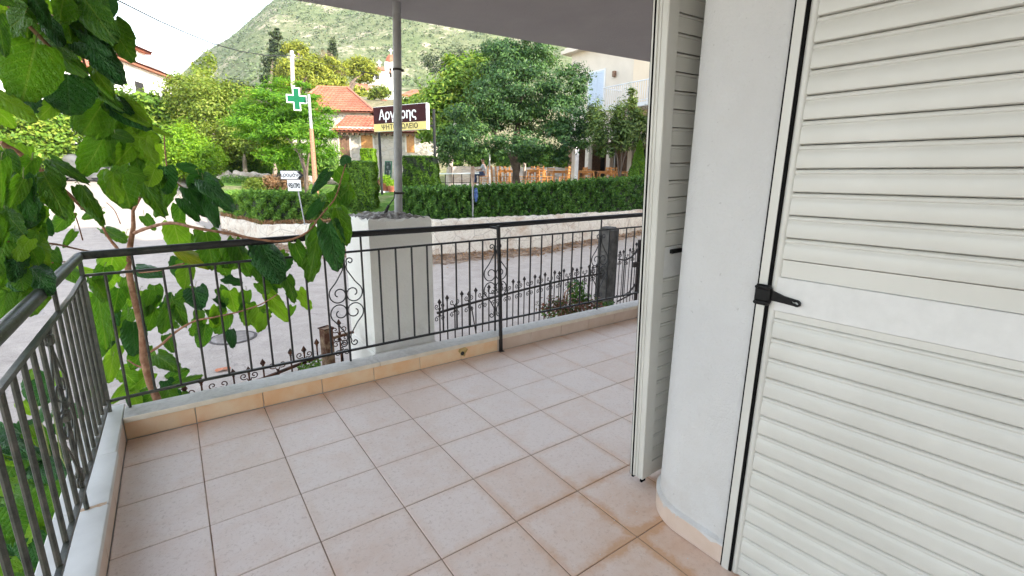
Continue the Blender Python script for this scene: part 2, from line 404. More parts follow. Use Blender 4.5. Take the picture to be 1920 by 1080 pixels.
M['thuja'] = leaf_mat('thuja_leaves', [(.02, .06, .006), (.065, .15, .012), (.14, .27, .02), (.25, .40, .035)], .25)
M['bigtree'] = leaf_mat('locust_leaves', [(.010, .035, .012), (.032, .085, .026), (.07, .15, .038), (.15, .26, .06)], .3)
M['olive'] = leaf_mat('bay_tree_leaves', [(.02, .045, .012), (.055, .10, .022), (.13, .20, .05), (.27, .33, .10)], .3)
M['tree_olive'] = leaf_mat('olive_green_leaves', [(.06, .10, .012), (.13, .20, .02), (.23, .30, .04), (.36, .37, .10)], .4)
M['jac'] = leaf_mat('feathery_bright_leaves', [(.04, .12, .008), (.09, .23, .012), (.15, .33, .02), (.26, .42, .03)], .45)
M['vine'] = leaf_mat('vine_leaves', [(.04, .10, .012), (.10, .20, .02), (.19, .30, .03), (.34, .38, .06)], .35)
M['lime'] = leaf_mat('yellow_green_leaves', [(.07, .16, .008), (.15, .30, .012), (.25, .42, .02), (.36, .48, .04)], .4)
M['pine'] = leaf_mat('pine_needles', [(.08, .11, .012), (.17, .21, .02), (.29, .32, .03), (.40, .40, .06)], .3)
M['cypress'] = leaf_mat('cypress_leaves', [(.012, .025, .008), (.03, .05, .012), (.055, .08, .02), (.10, .12, .035)], .15)
M['brown'] = leaf_mat('dead_brown_twigs', [(.13, .08, .05), (.22, .15, .10), (.32, .24, .17), (.38, .30, .22)], .2)
M['redleaf'] = leaf_mat('reddish_leaves', [(.03, .05, .015), (.06, .10, .03), (.16, .06, .05), (.25, .10, .08)], .3)
M['core'] = pm('shaded_core', (.012, .018, .008), (.03, .04, .02), 6, 1.0, 0)  # near-black colour puts the shaded inside of the foliage into a solid core
M['lawn'] = pm('lawn', (.06, .14, .02), (.13, .24, .04), 3, 1.0, .8, .05, fine=30)
M['wood'] = pm('varnished_wood', (.50, .20, .055), (.66, .33, .10), 8, .45, .1, .002, world=False)
M['wood_dark'] = pm('dark_wood', (.14, .07, .04), (.25, .14, .08), 8, .6, .2, .003)
M['polewood'] = pm('weathered_pole', (.22, .14, .09), (.40, .30, .22), 6, .85, .4, .01)
M['wall_cream'] = pm('cream_render', (.66, .58, .48), (.72, .64, .54), 1.0, .9, .3, .01)
M['wall_peach'] = pm('peach_render', (.72, .58, .42), (.76, .63, .47), 1.0, .9, .3, .01)
M['wall_white'] = pm('white_render', (.74, .70, .66), (.82, .79, .76), .6, .9, .2, .01)
M['trim_brown'] = pm('terracotta_trim', (.34, .12, .07), (.42, .17, .10), 2, .8, .2, .01)
M['shutter_blue'] = pm('pale_blue_shutter', (.56, .64, .74), (.62, .70, .80), 2, .5, .1, .003)
M['dark'] = pm('dark_interior', (.015, .013, .012), (.03, .027, .025), 2, .8, 0)
M['paving'] = pm('terrace_paving', (.36, .33, .30), (.46, .43, .39), 2, .85, .3, .01)
def roof_mat(name, a, b_, c_):
    m, t, b = new_mat(name); P = pos(t)
    n1 = noise(t, P, 1.2, 5); n2 = noise(t, P, 9, 4)
    c = ramp(t, math_(t, 'ADD', math_(t, 'MULTIPLY', n1, .5), math_(t, 'MULTIPLY', n2, .5)), [(.35, a), (.5, b_), (.65, c_)])
    t.links.new(c, b.inputs['Base Color']); b.inputs['Roughness'].default_value = .85; bump(t, b, n2, .4, .02); return m
M['roof'] = roof_mat('clay_roof_tiles', (.24, .07, .035), (.36, .115, .06), (.44, .18, .10))
def stonewall():
    m, t, b = new_mat('rubble_stone_wall'); P = pos(t)
    mp = t.nodes.new('ShaderNodeMapping'); mp.inputs['Scale'].default_value = (1, 1, 1.7); t.links.new(P, mp.inputs[0])
    v = t.nodes.new('ShaderNodeTexVoronoi'); v.inputs['Scale'].default_value = 3.0; t.links.new(mp.outputs[0], v.inputs['Vector'])
    e = t.nodes.new('ShaderNodeTexVoronoi'); e.feature = 'DISTANCE_TO_EDGE'; e.inputs['Scale'].default_value = 3.0; t.links.new(mp.outputs[0], e.inputs['Vector'])
    c = ramp(t, sep(t, v.outputs['Color'])[0], [(.0, (.40, .33, .25)), (.4, (.60, .52, .42)), (1, (.52, .47, .42))])
    c = mixc(t, math_(t, 'MULTIPLY', ramp(t, e.outputs[0], [(.0, (1, 1, 1)), (.06, (0, 0, 0))]), .5), c, (.34, .28, .23))
    c = mixc(t, math_(t, 'MULTIPLY', noise(t, P, 4, 5), .5), c, (.62, .56, .50))
    t.links.new(c, b.inputs['Base Color']); b.inputs['Roughness'].default_value = .95
    bump(t, b, ramp(t, e.outputs[0], [(0, (0, 0, 0)), (.1, (1, 1, 1))]), .7, .03); return m
M['stone'] = stonewall()
M['rock'] = pm('pale_rocks', (.34, .27, .21), (.56, .48, .40), 3, .95, .8, .05)
M['tarp'] = pm('silver_car_cover', (.10, .10, .10), (.16, .16, .16), 3, .5, .3, .02)
M['black'] = pm('black_rubber', (.01, .01, .01), (.02, .02, .02), 20, .7)
M['sign_maroon'] = pm('maroon_sign_face', (.035, .006, .008), (.045, .008, .010), 2, .6, 0, spec=.15)
M['sign_yellow'] = pm('pale_yellow_sign_face', (.72, .58, .20), (.76, .62, .24), 2, .6, 0, spec=.2)
M['sign_white'] = pm('white_sign_face', (.80, .80, .80), (.84, .84, .84), 4, .4, 0)
M['green'] = pm('pharmacy_green', (.0, .10, .04), (.002, .12, .05), 2, .6, 0, spec=.15)
M['greenframe'] = pm('green_painted_wood', (.02, .14, .07), (.03, .18, .09), 5, .5, 0)
M['chalk'] = pm('chalkboard_face', (.04, .055, .05), (.38, .40, .40), 7, .8, 0, lo=.5, hi=.75)
M['jeans'] = pm('blue_jeans', (.03, .05, .12), (.05, .08, .18), 30, .9, 0)
M['shirt'] = pm('pale_shirt', (.50, .56, .64), (.60, .66, .72), 10, .9, 0)
M['skin'] = pm('skin', (.45, .26, .18), (.50, .30, .21), 10, .5, 0)
M['hair'] = pm('dark_hair', (.02, .015, .01), (.04, .03, .02), 30, .6, 0)
M['pot'] = pm('terracotta_pot', (.34, .10, .06), (.46, .17, .10), 6, .8, .1, .003)
M['cloth'] = pm('blue_cloth', (.02, .05, .16), (.10, .16, .34), 18, .9, .3, .01)
M['awning'] = pm('dark_awning', (.05, .025, .022), (.12, .06, .05), 2, .9, 0)

# ------------------------------------------------------------------ ground height
_c = [(-4, -5, -.95), (0, -4, -.92), (4, 1, -.92), (0, 1, -.92), (-3, -1, -.92), (-3, 2, -.9), (2, 5, -.9), (6, 2.5, -.88), (9, 3, -.8), (13, 5, -.6), (20, 6, -.4), (-8, 4, -.75), (-8, -4, -.9), (-9, 10, -.3)]
for (u, v, z) in [(435, 633, -.9), (480, 452, -.56), (816, 477, -.76), (1022, 460, -.66), (1155, 440, -.52), (1213, 424, -.4), (100, 450, -.5), (150, 341, .85), (60, 385, .18), (250, 400, -.1), (20, 345, .75), (405, 425, -.38), (330, 352, .6), (-250, 345, .7), (-250, 420, -.1)]:
    p = onZ(u, v, z); _c.append((p.x, p.y, z))
_c = np.array(_c)
def _tps(cp):
    n = len(cp); d = np.linalg.norm(cp[:, None, :2] - cp[None, :, :2], axis=2)
    K = np.where(d > 0, d * d * np.log(d + 1e-12), 0) + np.eye(n) * 3.0
    P = np.c_[np.ones(n), cp[:, :2]]
    A = np.block([[K, P], [P.T, np.zeros((3, 3))]])
    return np.linalg.solve(A, np.r_[cp[:, 2], 0, 0, 0])
_w = _tps(_c)
def street_z(x, y):
    x = np.asarray(x, float); y = np.asarray(y, float)
    d = np.sqrt((x[..., None] - _c[:, 0]) ** 2 + (y[..., None] - _c[:, 1]) ** 2)
    z = (np.where(d > 0, d * d * np.log(d + 1e-12), 0) * _w[:-3]).sum(-1) + _w[-3] + _w[-2] * x + _w[-1] * y
    return np.clip(z, -1.1, 1.6)
gx = np.arange(-60, 60.1, .6); gy = np.arange(-30, 45.1, .6)
X, Y = np.meshgrid(gx, gy); Z = street_z(X, Y)
V = np.c_[X.ravel(), Y.ravel(), Z.ravel()]; nx = len(gx)
i, j = np.meshgrid(np.arange(nx - 1), np.arange(len(gy) - 1)); a = (j * nx + i).ravel()
F = np.c_[a, a + 1, a + nx + 1, a + nx]
tag(link_mesh('road', np_mesh('road', V, F, M['road'], True)), kind='structure')

# upper ground: garden, terrace and hillside behind the retaining wall, surveyed by bearing and distance
CX, CY = CAMP.x, CAMP.y
def hd(u, depth):
    a = az_of(u); return depth / math.cos(R(a - 35.56))
wall_tab = [(-700, 34, 1.5), (150, 33, 1.4), (330, 30, 1.3), (380, 24, 1.0), (402, 15.4, .02), (480, 13.4, -.06), (600, 13.0, .04), (816, 12.7, .20), (1022, 13.8, .26), (1155, 15.5, .27), (1213, 16.8, .28), (1500, 21, .4), (2600, 30, .6)]
WA = np.array([az_of(u) for u, d, z in wall_tab]); WD = np.array([hd(u, d) if u < 1900 else 40 for u, d, z in wall_tab]); WZ = np.array([z for u, d, z in wall_tab])
WD[0] = 45
def wallD(a): return np.interp(a, WA, WD)
def wallZ(a): return np.interp(a, WA, WZ)
sil = [(300, 215), (345, 180), (412, 127), (460, 103), (510, 68), (545, 42), (585, 24), (615, 12), (700, -10), (850, -20), (1000, 0), (1300, 40), (1800, 120)]
SA = np.array([az_of(u) for u, v in sil]); SZ = np.array([CAMP.z + (332 - v) / FPX * 430 * math.cos(R(az_of(u) - 35.56)) for u, v in sil])
def upper_z(a, d):
    a = np.asarray(a, float); d = np.asarray(d, float)
    zr = np.interp(a, SA, SZ, left=8, right=60)
    s = np.clip((a - az_of(330)) / (az_of(520) - az_of(330)), 0, 1); s = s * s * (3 - 2 * s)
    s2 = np.clip((az_of(1500) - a) / 15, 0, 1); s = s * s2
    zl = np.interp(a, [az_of(330), az_of(600), az_of(720), az_of(830)], [1.35, 1.0, .93, .93])
    D0 = wallD(a); z0 = wallZ(a)
    z20 = np.interp(a, [az_of(330), az_of(480), az_of(720), az_of(850)], [1.2, .55, .72, .93])
    out = np.where(d < D0 + 6, z0 + (z20 - z0) * np.clip((d - D0) / 6, 0, 1), z20 + (zl - z20) * np.clip((d - D0 - 6) / 6, 0, 1))
    f60 = 1.5 + s * 8.5; f115 = 2.5 + s * 17; f200 = 4 + s * 34
    far = zl + (f60 - zl) * np.clip((d - 38) / 24, 0, 1)
    far = far + (f115 - f60) * np.clip((d - 62) / 55, 0, 1) + (f200 - f115) * np.clip((d - 117) / 90, 0, 1)
    t = np.clip((d - 207) / (430 - 207), 0, 1)
    far = far + (np.maximum(zr, f200) - f200) * t + np.clip(d - 430, 0, None) * -.25
    return np.where(d > 38, far, out)
azs = np.r_[np.arange(-75, -12, 3.), np.arange(-12, 62, .35), np.arange(62, 112, 3.)]
ts = np.r_[np.linspace(0, 1, 30)]
dd = []
far_d = np.r_[np.linspace(39, 62, 12), np.linspace(66, 207, 26), np.linspace(213, 430, 60), np.linspace(440, 900, 16)]
rows = []
def far_noise(x, y, s):
    return (np.sin(x / s * 1.3 + 1.7 * np.sin(y / s * .9)) + np.sin(y / s * 1.1 + 2.1 * np.sin(x / s * .7 + 1))) * .5
for t_ in ts: rows.append(wallD(azs) + .12 + (38 - wallD(azs)) * t_ * (wallD(azs) < 37.5))
for d_ in far_d: rows.append(np.maximum(np.full_like(azs, d_), wallD(azs) + 1))
Dm = np.array(rows); Am = np.broadcast_to(azs, Dm.shape)
Zm = upper_z(Am, Dm)
Xm = CX + Dm * np.sin(np.radians(Am)); Ym = CY + Dm * np.cos(np.radians(Am))
kf = np.clip((Dm - 150) / 150, 0, 1) * np.clip((440 - Dm) / 60, 0, 1)
Zm = Zm + kf * (3.5 * far_noise(Xm, Ym, 28) + 1.4 * far_noise(Xm + 40, Ym, 9)) + (Dm < 38) * .02 * far_noise(Xm, Ym, .8)
na = len(azs); i, j = np.meshgrid(np.arange(na - 1), np.arange(len(Dm) - 1)); a = (j * na + i).ravel()
def hill_mat():
    m, t, b = new_mat('garden_and_scrub_hillside'); P = pos(t)
    d = t.nodes.new('ShaderNodeVectorMath'); d.operation = 'DISTANCE'; t.links.new(P, d.inputs[0]); d.inputs[1].default_value = (CX, CY, 0)
    dist = d.outputs['Value']
    n1 = noise(t, P, .035, 7, .62); n2 = noise(t, P, .28, 5, .7); n3 = noise(t, P, 1.3, 4, .7)
    scrub = ramp(t, math_(t, 'ADD', math_(t, 'MULTIPLY', n2, .6), math_(t, 'MULTIPLY', n3, .4)), [(.38, (.075, .105, .04)), (.5, (.125, .155, .065)), (.62, (.19, .205, .10))])
    scrub = mixc(t, math_(t, 'MULTIPLY', ramp(t, n1, [(.35, (0, 0, 0)), (.65, (1, 1, 1))]), .35), scrub, (.20, .19, .11))
    r1 = noise(t, P, .03, 7, .75, .4)
    rk = math_(t, 'MULTIPLY', ramp(t, r1, [(.52, (0, 0, 0)), (.58, (1, 1, 1))]), ramp(t, noise(t, P, .25, 4, .8), [(.46, (0, 0, 0)), (.56, (1, 1, 1))]))
    scrub = mixc(t, math_(t, 'MULTIPLY', rk, .75), scrub, (.46, .38, .29))
    lawn = ramp(t, noise(t, P, 3, 5, .7), [(.35, (.06, .14, .02)), (.65, (.15, .26, .045))])
    soil = ramp(t, noise(t, P, 2, 5, .7), [(.35, (.18, .13, .08)), (.65, (.34, .27, .19))])
    k = ramp(t, noise(t, P, .35, 4), [(.52, (0, 0, 0)), (.6, (1, 1, 1))])
    near = mixc(t, math_(t, 'MULTIPLY', k, .6), lawn, soil)
    c = mixc(t, ramp(t, math_(t, 'DIVIDE', dist, 100), [(.34, (0, 0, 0)), (.42, (1, 1, 1))]), near, mixc(t, .5, soil, scrub))
    c = mixc(t, ramp(t, math_(t, 'DIVIDE', dist, 300), [(.3, (0, 0, 0)), (.45, (1, 1, 1))]), c, scrub)
    t.links.new(c, b.inputs['Base Color']); b.inputs['Roughness'].default_value = 1; b.inputs['Specular IOR Level'].default_value = .1
    bump(t, b, math_(t, 'ADD', n2, n3), .5, .8); return m
tag(link_mesh('hillside', np_mesh('hillside', np.c_[Xm.ravel(), Ym.ravel(), Zm.ravel()], np.c_[a, a + 1, a + na + 1, a + na], hill_mat(), True)), kind='structure')
def gz(p):
    d = math.hypot(p[0] - CX, p[1] - CY); a_ = math.degrees(math.atan2(p[0] - CX, p[1] - CY))
    return float(upper_z(a_, d)) if d > float(wallD(a_)) else float(street_z(p[0], p[1]))
def ground_at(u, depth):         # ground point below bearing u at the given depth
    p = at(u, 333, depth); return Vector((p.x, p.y, gz(p)))

# far pale mountain
mv = []; prof = [(-900, 120), (-500, 130), (-100, 120), (40, 130), (160, 128), (270, 128), (310, 136), (345, 158), (400, 190), (470, 230), (600, 260)]
us = np.linspace(-900, 600, 90)
hv = np.interp(us, [p[0] for p in prof], [p[1] for p in prof]) + 3 * np.sin(us / 23) + 2 * np.sin(us / 9)
rowsV = []
for k_, (dep, hf) in enumerate([(2300, 0), (2400, .35), (2500, .7), (2600, 1.0), (2800, .9), (3200, 0)]):
    for u, v in zip(us, hv):
        p = at(u, 333, dep); z = 3 + hf * ((333 - v) / FPX * 2600) * (1 + .05 * math.sin(u / 13 + k_)); rowsV.append((p.x, p.y, z if hf > 0 else -20))
i, j = np.meshgrid(np.arange(89), np.arange(5)); a = (j * 90 + i).ravel()
M['farhill'] = pm('distant_hill', (.10, .12, .07), (.22, .20, .14), .01, 1, 0)
tag(link_mesh('distant_mountain', np_mesh('distant_mountain', np.array(rowsV), np.c_[a, a + 1, a + 91, a + 90], M['farhill'], True)), kind='structure')
pl = MB(); g_ = 8000
pl.quad((-g_, -g_, -3), (g_, -g_, -3), (g_, g_, -3), (-g_, g_, -3))
tag(pl.build('plain', pm('dry_plain', (.12, .13, .07), (.22, .20, .12), .02, 1, 0)), kind='structure')

# ------------------------------------------------------------------ retaining wall, dirt strip, manhole
def polar(a_, d, z): return Vector((CX + d * math.sin(R(a_)), CY + d * math.cos(R(a_)), z))
aw = np.arange(az_of(402), az_of(1480), .4)
mb = MB(); vs = []
rr_ = random.Random(3)
for q, a_ in enumerate(aw):
    D = float(wallD(a_)); p = polar(a_, D, 0); zb = float(street_z(p.x, p.y)) - .1; zt = float(wallZ(a_)) + .02 + rr_.uniform(-.02, .02)
    o_ = rr_.uniform(-.015, .015)
    vs += [polar(a_, D - .30 + o_, zb), polar(a_, D - .24 + o_, zb + (zt - zb) * .5), polar(a_, D - .20 + o_, zt - .03), polar(a_, D - .16, zt), polar(a_, D + .16, zt), polar(a_, D + .18, zb)]
fs = [(q * 6 + k_, q * 6 + k_ + 1, (q + 1) * 6 + k_ + 1, (q + 1) * 6 + k_) for q in range(len(aw) - 1) for k_ in range(5)]
fs += [(0, 1, 2, 3, 4, 5), tuple((len(aw) - 1) * 6 + k_ for k_ in (5, 4, 3, 2, 1, 0))]
mb.add(vs, fs)
tag(mb.build('retaining_wall', M['whitewash'], smooth=True), 'low flaking whitewashed retaining wall across the street, under the long hedge', 'wall')
mb = MB(); vs = []
for q, a_ in enumerate(aw):
    D = float(wallD(a_))
    for k_, o_ in enumerate((-.22, -.45, -.75 - .25 * rr_.random() - .3 * math.exp(-((a_ - 28) / 8) ** 2))):
        p = polar(a_, D + o_, 0); vs.append((p.x, p.y, float(street_z(p.x, p.y)) + (.09, .04, .006)[k_]))
fs = [(q * 3 + k_, q * 3 + k_ + 1, (q + 1) * 3 + k_ + 1, (q + 1) * 3 + k_) for q in range(len(aw) - 1) for k_ in range(2)]
mb.add(vs, fs); tag(mb.build('dirt_verge', M['dirt'], smooth=True), kind='structure')
# scattered litter on the verge: small dry leaves
n = 2600; aa = rng.uniform(aw[0], aw[-1], n); oo = -.25 - np.abs(rng.normal(0, .45, n)); DD = wallD(aa) + oo
px_ = CX + DD * np.sin(np.radians(aa)); py_ = CY + DD * np.cos(np.radians(aa)); pz_ = street_z(px_, py_) + np.where(oo > -.8, .07 * np.exp(-((oo + .25) / .25) ** 2) + .02, .01)
def leaf_quads(P, size, aspect=.5, nrm=None, jit=1.0, rs=None):
    rs = rs or rng; n = len(P)
    Nn = rs.normal(0, 1, (n, 3)) * jit
    if nrm is not None: Nn = Nn + nrm
    Nn /= np.linalg.norm(Nn, axis=1, keepdims=True) + 1e-9
    T = rs.normal(0, 1, (n, 3)); T -= Nn * (T * Nn).sum(1, keepdims=True); T /= np.linalg.norm(T, axis=1, keepdims=True) + 1e-9
    B = np.cross(Nn, T); s = size * rs.uniform(.65, 1.35, (n, 1))
    V = np.stack([P - T * s, P + B * s * aspect + Nn * s * .12, P + T * s, P - B * s * aspect + Nn * s * .12], 1).reshape(-1, 3)
    F = np.arange(4 * n).reshape(n, 4); return V, F
Vq, Fq = leaf_quads(np.c_[px_, py_, pz_ + .01], .035, .6, np.array([[0, 0, 2.5]]))
M['litter'] = leaf_mat('dry_leaf_litter', [(.16, .07, .03), (.30, .16, .07), (.40, .24, .13), (.24, .20, .13)], .1)
tag(link_mesh('leaf_litter', np_mesh('leaf_litter', Vq, Fq, M['litter'])), 'dry brown leaves scattered along the foot of the white wall', 'leaf litter', kind='stuff')
mh = onZ(437, 633, -.9); zz = float(street_z(mh.x, mh.y))
M['manhole'] = pm('manhole_ring', (.08, .07, .065), (.16, .14, .13), 20, .9, .3, .003, spec=.1); M['manhole2'] = pm('manhole_iron', (.24, .21, .19), (.34, .30, .27), 12, .95, .4, .004, spec=.1)
e = empty('manhole_cover', (mh.x, mh.y, zz), 0, 'round iron manhole cover sunk in the grey road behind the mulberry', 'manhole cover')
MB().lathe([(.30, -.03), (.30, .006), (.285, .012), (.27, .012), (.268, .004)], n=40).build('frame', M['manhole'], e, True)
mb = MB(); mb.lathe([(.262, -.02), (.262, .008), (.25, .012), (0.01, .012)], n=40)
for k_ in range(-3, 4): mb.box((-.2, k_ * .055 - .008, .012), (.2, k_ * .055 + .008, .017))
mb.build('cover', M['manhole2'], e, True)
M['dryleaf'] = pm('dry_fallen_leaf', (.42, .14, .07), (.55, .22, .12), 30, .8, 0)
for (u, v) in [(418, 693), (720, 600), (590, 505)]:
    p = onZ(u, v, -.9); mb = MB(); zz = float(street_z(p.x, p.y)) + .02
    c = [(math.cos(t_) * .07 * (1 + .2 * math.cos(2 * t_)), math.sin(t_) * .045, .012 * math.sin(3 * t_)) for t_ in np.linspace(0, 6.28, 13)[:-1]]
    mb.add([(0, 0, .02)] + c, [(0, k_ + 1, (k_ + 1) % 12 + 1) for k_ in range(12)])
    o = mb.build('fallen_leaf', M['dryleaf']); o.location = (p.x, p.y, zz)
    if u == 418: tag(o, 'reddish dry leaf lying on the road just left of the rusty fence post', 'leaf')
    elif u == 720: tag(o, 'reddish dry leaf lying on the road by the white pillar', 'leaf')
    else: tag(o, 'small dry leaf lying farther out on the open road', 'leaf')

# ------------------------------------------------------------------ BALCONY (the photographer's own)
T = .33
bx = empty('balcony_floor', (0, 0, 0)); bx['kind'] = 'structure'
sl_ = MB(); sl_.box((-.10, -6.0, -.18), (6.5, .079, -.012)); sl_.build('floor_slab', M['plaster'], bx)
sl_ = MB(); sl_.box((.03, -6.0, -.012), (6.5, -.045, -.0028)); sl_.build('grout_bed', M['grout'], bx)
tcache = {}
def tile_mesh(w_, l_):
    k_ = (round(w_, 3), round(l_, 3))
    if k_ not in tcache:
        tcache[k_] = MB().box((.0022, .0022, -.009), (w_ - .0022, l_ - .0022, 0), bev=.0016).mesh('floor_tile', M['tile'])
    return tcache[k_]
for i_ in range(0, 15):
    x0 = .028 if i_ == 0 else i_ * T; x1 = (i_ + 1) * T
    for j_ in range(0, 10):
        y1 = -.0429 if j_ == 0 else -j_ * T; y0 = -(j_ + 1) * T
        if x0 > 1.9 and y1 < -1.98: continue
        if x0 > 2.0 and y1 < -1.9: continue
        o = link_mesh('tile', tile_mesh(x1 - x0, y1 - y0), bx, True); o.location = (x0, y0, rng.uniform(-.0006, .0006))
# front kerb
kb = empty('front_kerb', (0, 0, 0), 0, 'low balcony kerb of peach tiles capped with grey marble under the front railing', 'kerb')
MB().box((-.08, -.034, -.17), (6.5, .082, .094)).build('core', M['plaster'], kb)
hole = onY(868, 663, -.05)
for i_ in range(0, 19):
    x0 = .028 if i_ == 0 else i_ * T; x1 = (i_ + 1) * T
    MB().box((x0 + .0022, -.0429, .002), (x1 - .0022, -.0345, .0965), bev=.0015).build('skirting_tile', M['skirt'] if i_ < 7 else M['skirt2'], kb)
xm = [.03, 1.36, 2.30, 3.5, 4.9, 6.5]
for a_, b_ in zip(xm[:-1], xm[1:]):
    MB().box((a_ + .0015, -.0475, .0975), (b_ - .0015, .099, .125), bev=.002).build('marble_slab', M['marble'], kb)
    MB().box((a_ + .0015, -.056, .0975), (b_ - .0015, -.0480, .1246), bev=.002).build('marble_edge', M['marble_warm'], kb)
mb = MB(); mb.lathe([(.016, -.002), (.015, .0022), (.010, .003), (.001, .003)], n=11)
o = mb.mesh('drain_hole', M['black']); o = link_mesh('drain_hole', o, kb, True); o.location = (hole.x, -.0445, hole.z); o.rotation_euler = (R(90), 0, 0)
M['stain'] = pm('yellow_brown_stain', (.30, .20, .05), (.60, .42, .18), 30, .8, 0)
mb = MB(); c = [(hole.x + .006 + math.cos(t_) * .034 * (1 + .3 * math.sin(3 * t_)), -.0436, hole.z + .012 + math.sin(t_) * .036 * (1 + .2 * math.cos(5 * t_))) for t_ in np.linspace(0, 6.28, 21)[:-1]]
c = [(x_, y_, min(z_, .094)) for x_, y_, z_ in c]
mb.add([(hole.x, -.0436, hole.z)] + c, [(0, k_ + 1, (k_ + 1) % 20 + 1) for k_ in range(20)]); mb.build('stain', M['stain'], kb)
# side kerb
ks = empty('side_kerb', (0, 0, 0), 0, 'low balcony kerb capped with white marble under the left side railing', 'kerb')
MB().box((-.115, -6.0, -.17), (.0195, -.036, .094)).build('core', M['plaster'], ks)
for j_ in range(0, 14):
    y1 = -.058 if j_ == 0 else -j_ * T; y0 = -(j_ + 1) * T
    MB().box((.0198, y0 + .0022, .002), (.0278, y1 - .0022, .0965), bev=.0015).build('skirting_tile', M['skirt2'], ks)
ym = [.15, -.405, -.82, -1.9, -3.1, -4.4, -6.0]
for a_, b_ in zip(ym[:-1], ym[1:]):
    x1 = .028 if a_ > 0 else .034
    if a_ > 0:
        MB().box((-.122, b_ + .0015, .0975), (.0275, a_, .1245), bev=.003).build('marble_slab', M['marble_white'], ks)
    else: MB().box((-.122, b_ + .0015, .0975), (.034, a_ - .0015, .125), bev=.003).build('marble_slab', M['marble_white'], ks)
M['rust_stain'] = pm('rust_stain', (.50, .27, .12), (.66, .50, .36), 60, .8, 0)
mb = MB(); rs = random.Random(3); o1 = [(-.058 + .0095 * k_, -.826 - rs.uniform(0, .006), .1254) for k_ in range(10)]; o2 = [(-.058 + .0095 * k_, -.812 + rs.uniform(0, .005), .1254) for k_ in range(10)]
mb.add(o1 + o2, [(k_, k_ + 1, k_ + 11, k_ + 10) for k_ in range(9)]); mb.build('rust_stain', M['rust_stain'], ks)
# flakes of white paint and grit lying near the corner
mb = MB(); rs = random.Random(8)
for k_ in range(46):
    x_, y_ = rs.gauss(1.72, .16), rs.gauss(-1.95, .22)
    if x_ > 1.77 and y_ < -1.86: continue
    s_ = rs.uniform(.0012, .0038); a_ = rs.uniform(0, 6.28); z_ = .0012
    mb.add([(x_ + s_ * math.cos(a_ + t_), y_ + s_ * math.sin(a_ + t_) * .7, z_ + rs.uniform(0, .0012)) for t_ in (0, 1.3, 2.9, 4.4)], [(0, 1, 2, 3)])
tag(mb.build('paint_flakes', M['paintwhite']), 'tiny flakes of white paint on the tiles near the rounded corner', 'paint flakes', kind='stuff')
# balcony outer wall down to the ground
mb = MB(); mb.box((-.105, -6.0, -1.6), (-.08, .118, -.175)); mb.box((-.08, .055, -1.6), (6.5, .080, -.175))
tag(mb.build('balcony_base_wall', M['plaster']), 'white plastered wall under the outer edge of the tiled balcony', 'wall')

# railing -------------------------------------------------
RY, RX = .075, -.028; PITCH = .1154; X0 = 1.208; ZT, ZM, ZB = .962, .855, .205
rl = empty('balcony_railing', (RX, RY, .125), 0, 'dark iron balcony railing with scrolls, running along the front and left kerb', 'railing')
XE, YE = 6.4, -5.8
def wob(p0, p1, n_, amp, seed):
    rs = random.Random(seed); return [Vector(p0).lerp(Vector(p1), k_ / n_) + Vector((rs.uniform(-amp, amp), rs.uniform(-amp, amp), rs.uniform(-amp, amp))) * (0 < k_ < n_) for k_ in range(n_ + 1)]
def hz(x): return .010 * (x / 4)       # the run climbs a touch to the right
mb = MB(); mb.tube([(RX, YE, .934), (RX, -3.0, .934), (RX, -1.2, .934), (RX, RY - .014, .936), (RX + .012, RY, .940), (.6, RY, .955), (1.2, RY, ZT + .004), (2.4, RY, ZT + .01), (4, RY, ZT + .03), (XE, RY, ZT + .04)], .0205, 14)
mb.build('top_rail', M['rail'], rl, smooth=True)
mb = MB(); mb.tube([(RX, YE, .820), (RX, -.3, .820), (RX, RY, ZM - .016)], .0075, 4); mb.build('middle_rail', M['rail'], rl)
mb = MB(); mb.tube([(RX, RY, ZM - .012), (2.4, RY, ZM + .012), (XE, RY, ZM + .036)], .0065, 4); mb.build('middle_rail', M['rail'], rl)
mb = MB(); mb.tube([(RX + .002, YE, .225), (RX + .002, -1.1, .222), (RX + .002, -.6, .198), (RX + .002, RY, .183)], .0075, 4); mb.build('bottom_rail', M['rail'], rl)
mb = MB(); mb.tube([(RX, RY, .183), (.4, RY, .196), (2.4, RY, ZB), (XE, RY, ZB + .016)], .007, 4); mb.build('bottom_rail', M['rail'], rl)
def zm(x): return np.interp(x, [RX, 2.4, XE], [ZM - .012, ZM + .012, ZM + .036])
def zb(x): return np.interp(x, [RX, .4, 2.4, XE], [.183, .196, ZB, ZB + .016])
def zt(x): return np.interp(x, [0, 1.2, 2.4, 4, XE], [.94, ZT + .004, ZT + .01, ZT + .03, ZT + .04])
bal = {}
def baluster(p0, p1, r=.0062, name='baluster', n_=6):
    mb = MB(); mb.tube([p0, p1], r, n_); return mb.build(name, M['rail'], rl)
for k_ in range(-10, 45):
    x = X0 + k_ * PITCH
    if x < .04 or x > XE: continue
    lo = zb(x); hi = zm(x)
    if (k_ % 10) == 0: lo = .125
    if (k_ % 10) == 1 and k_ < 5: hi = zt(x)
    if k_ == 20: hi = zt(x)
    baluster((x, RY, lo), (x, RY, hi), .0066 if (k_ % 10) else .0075)
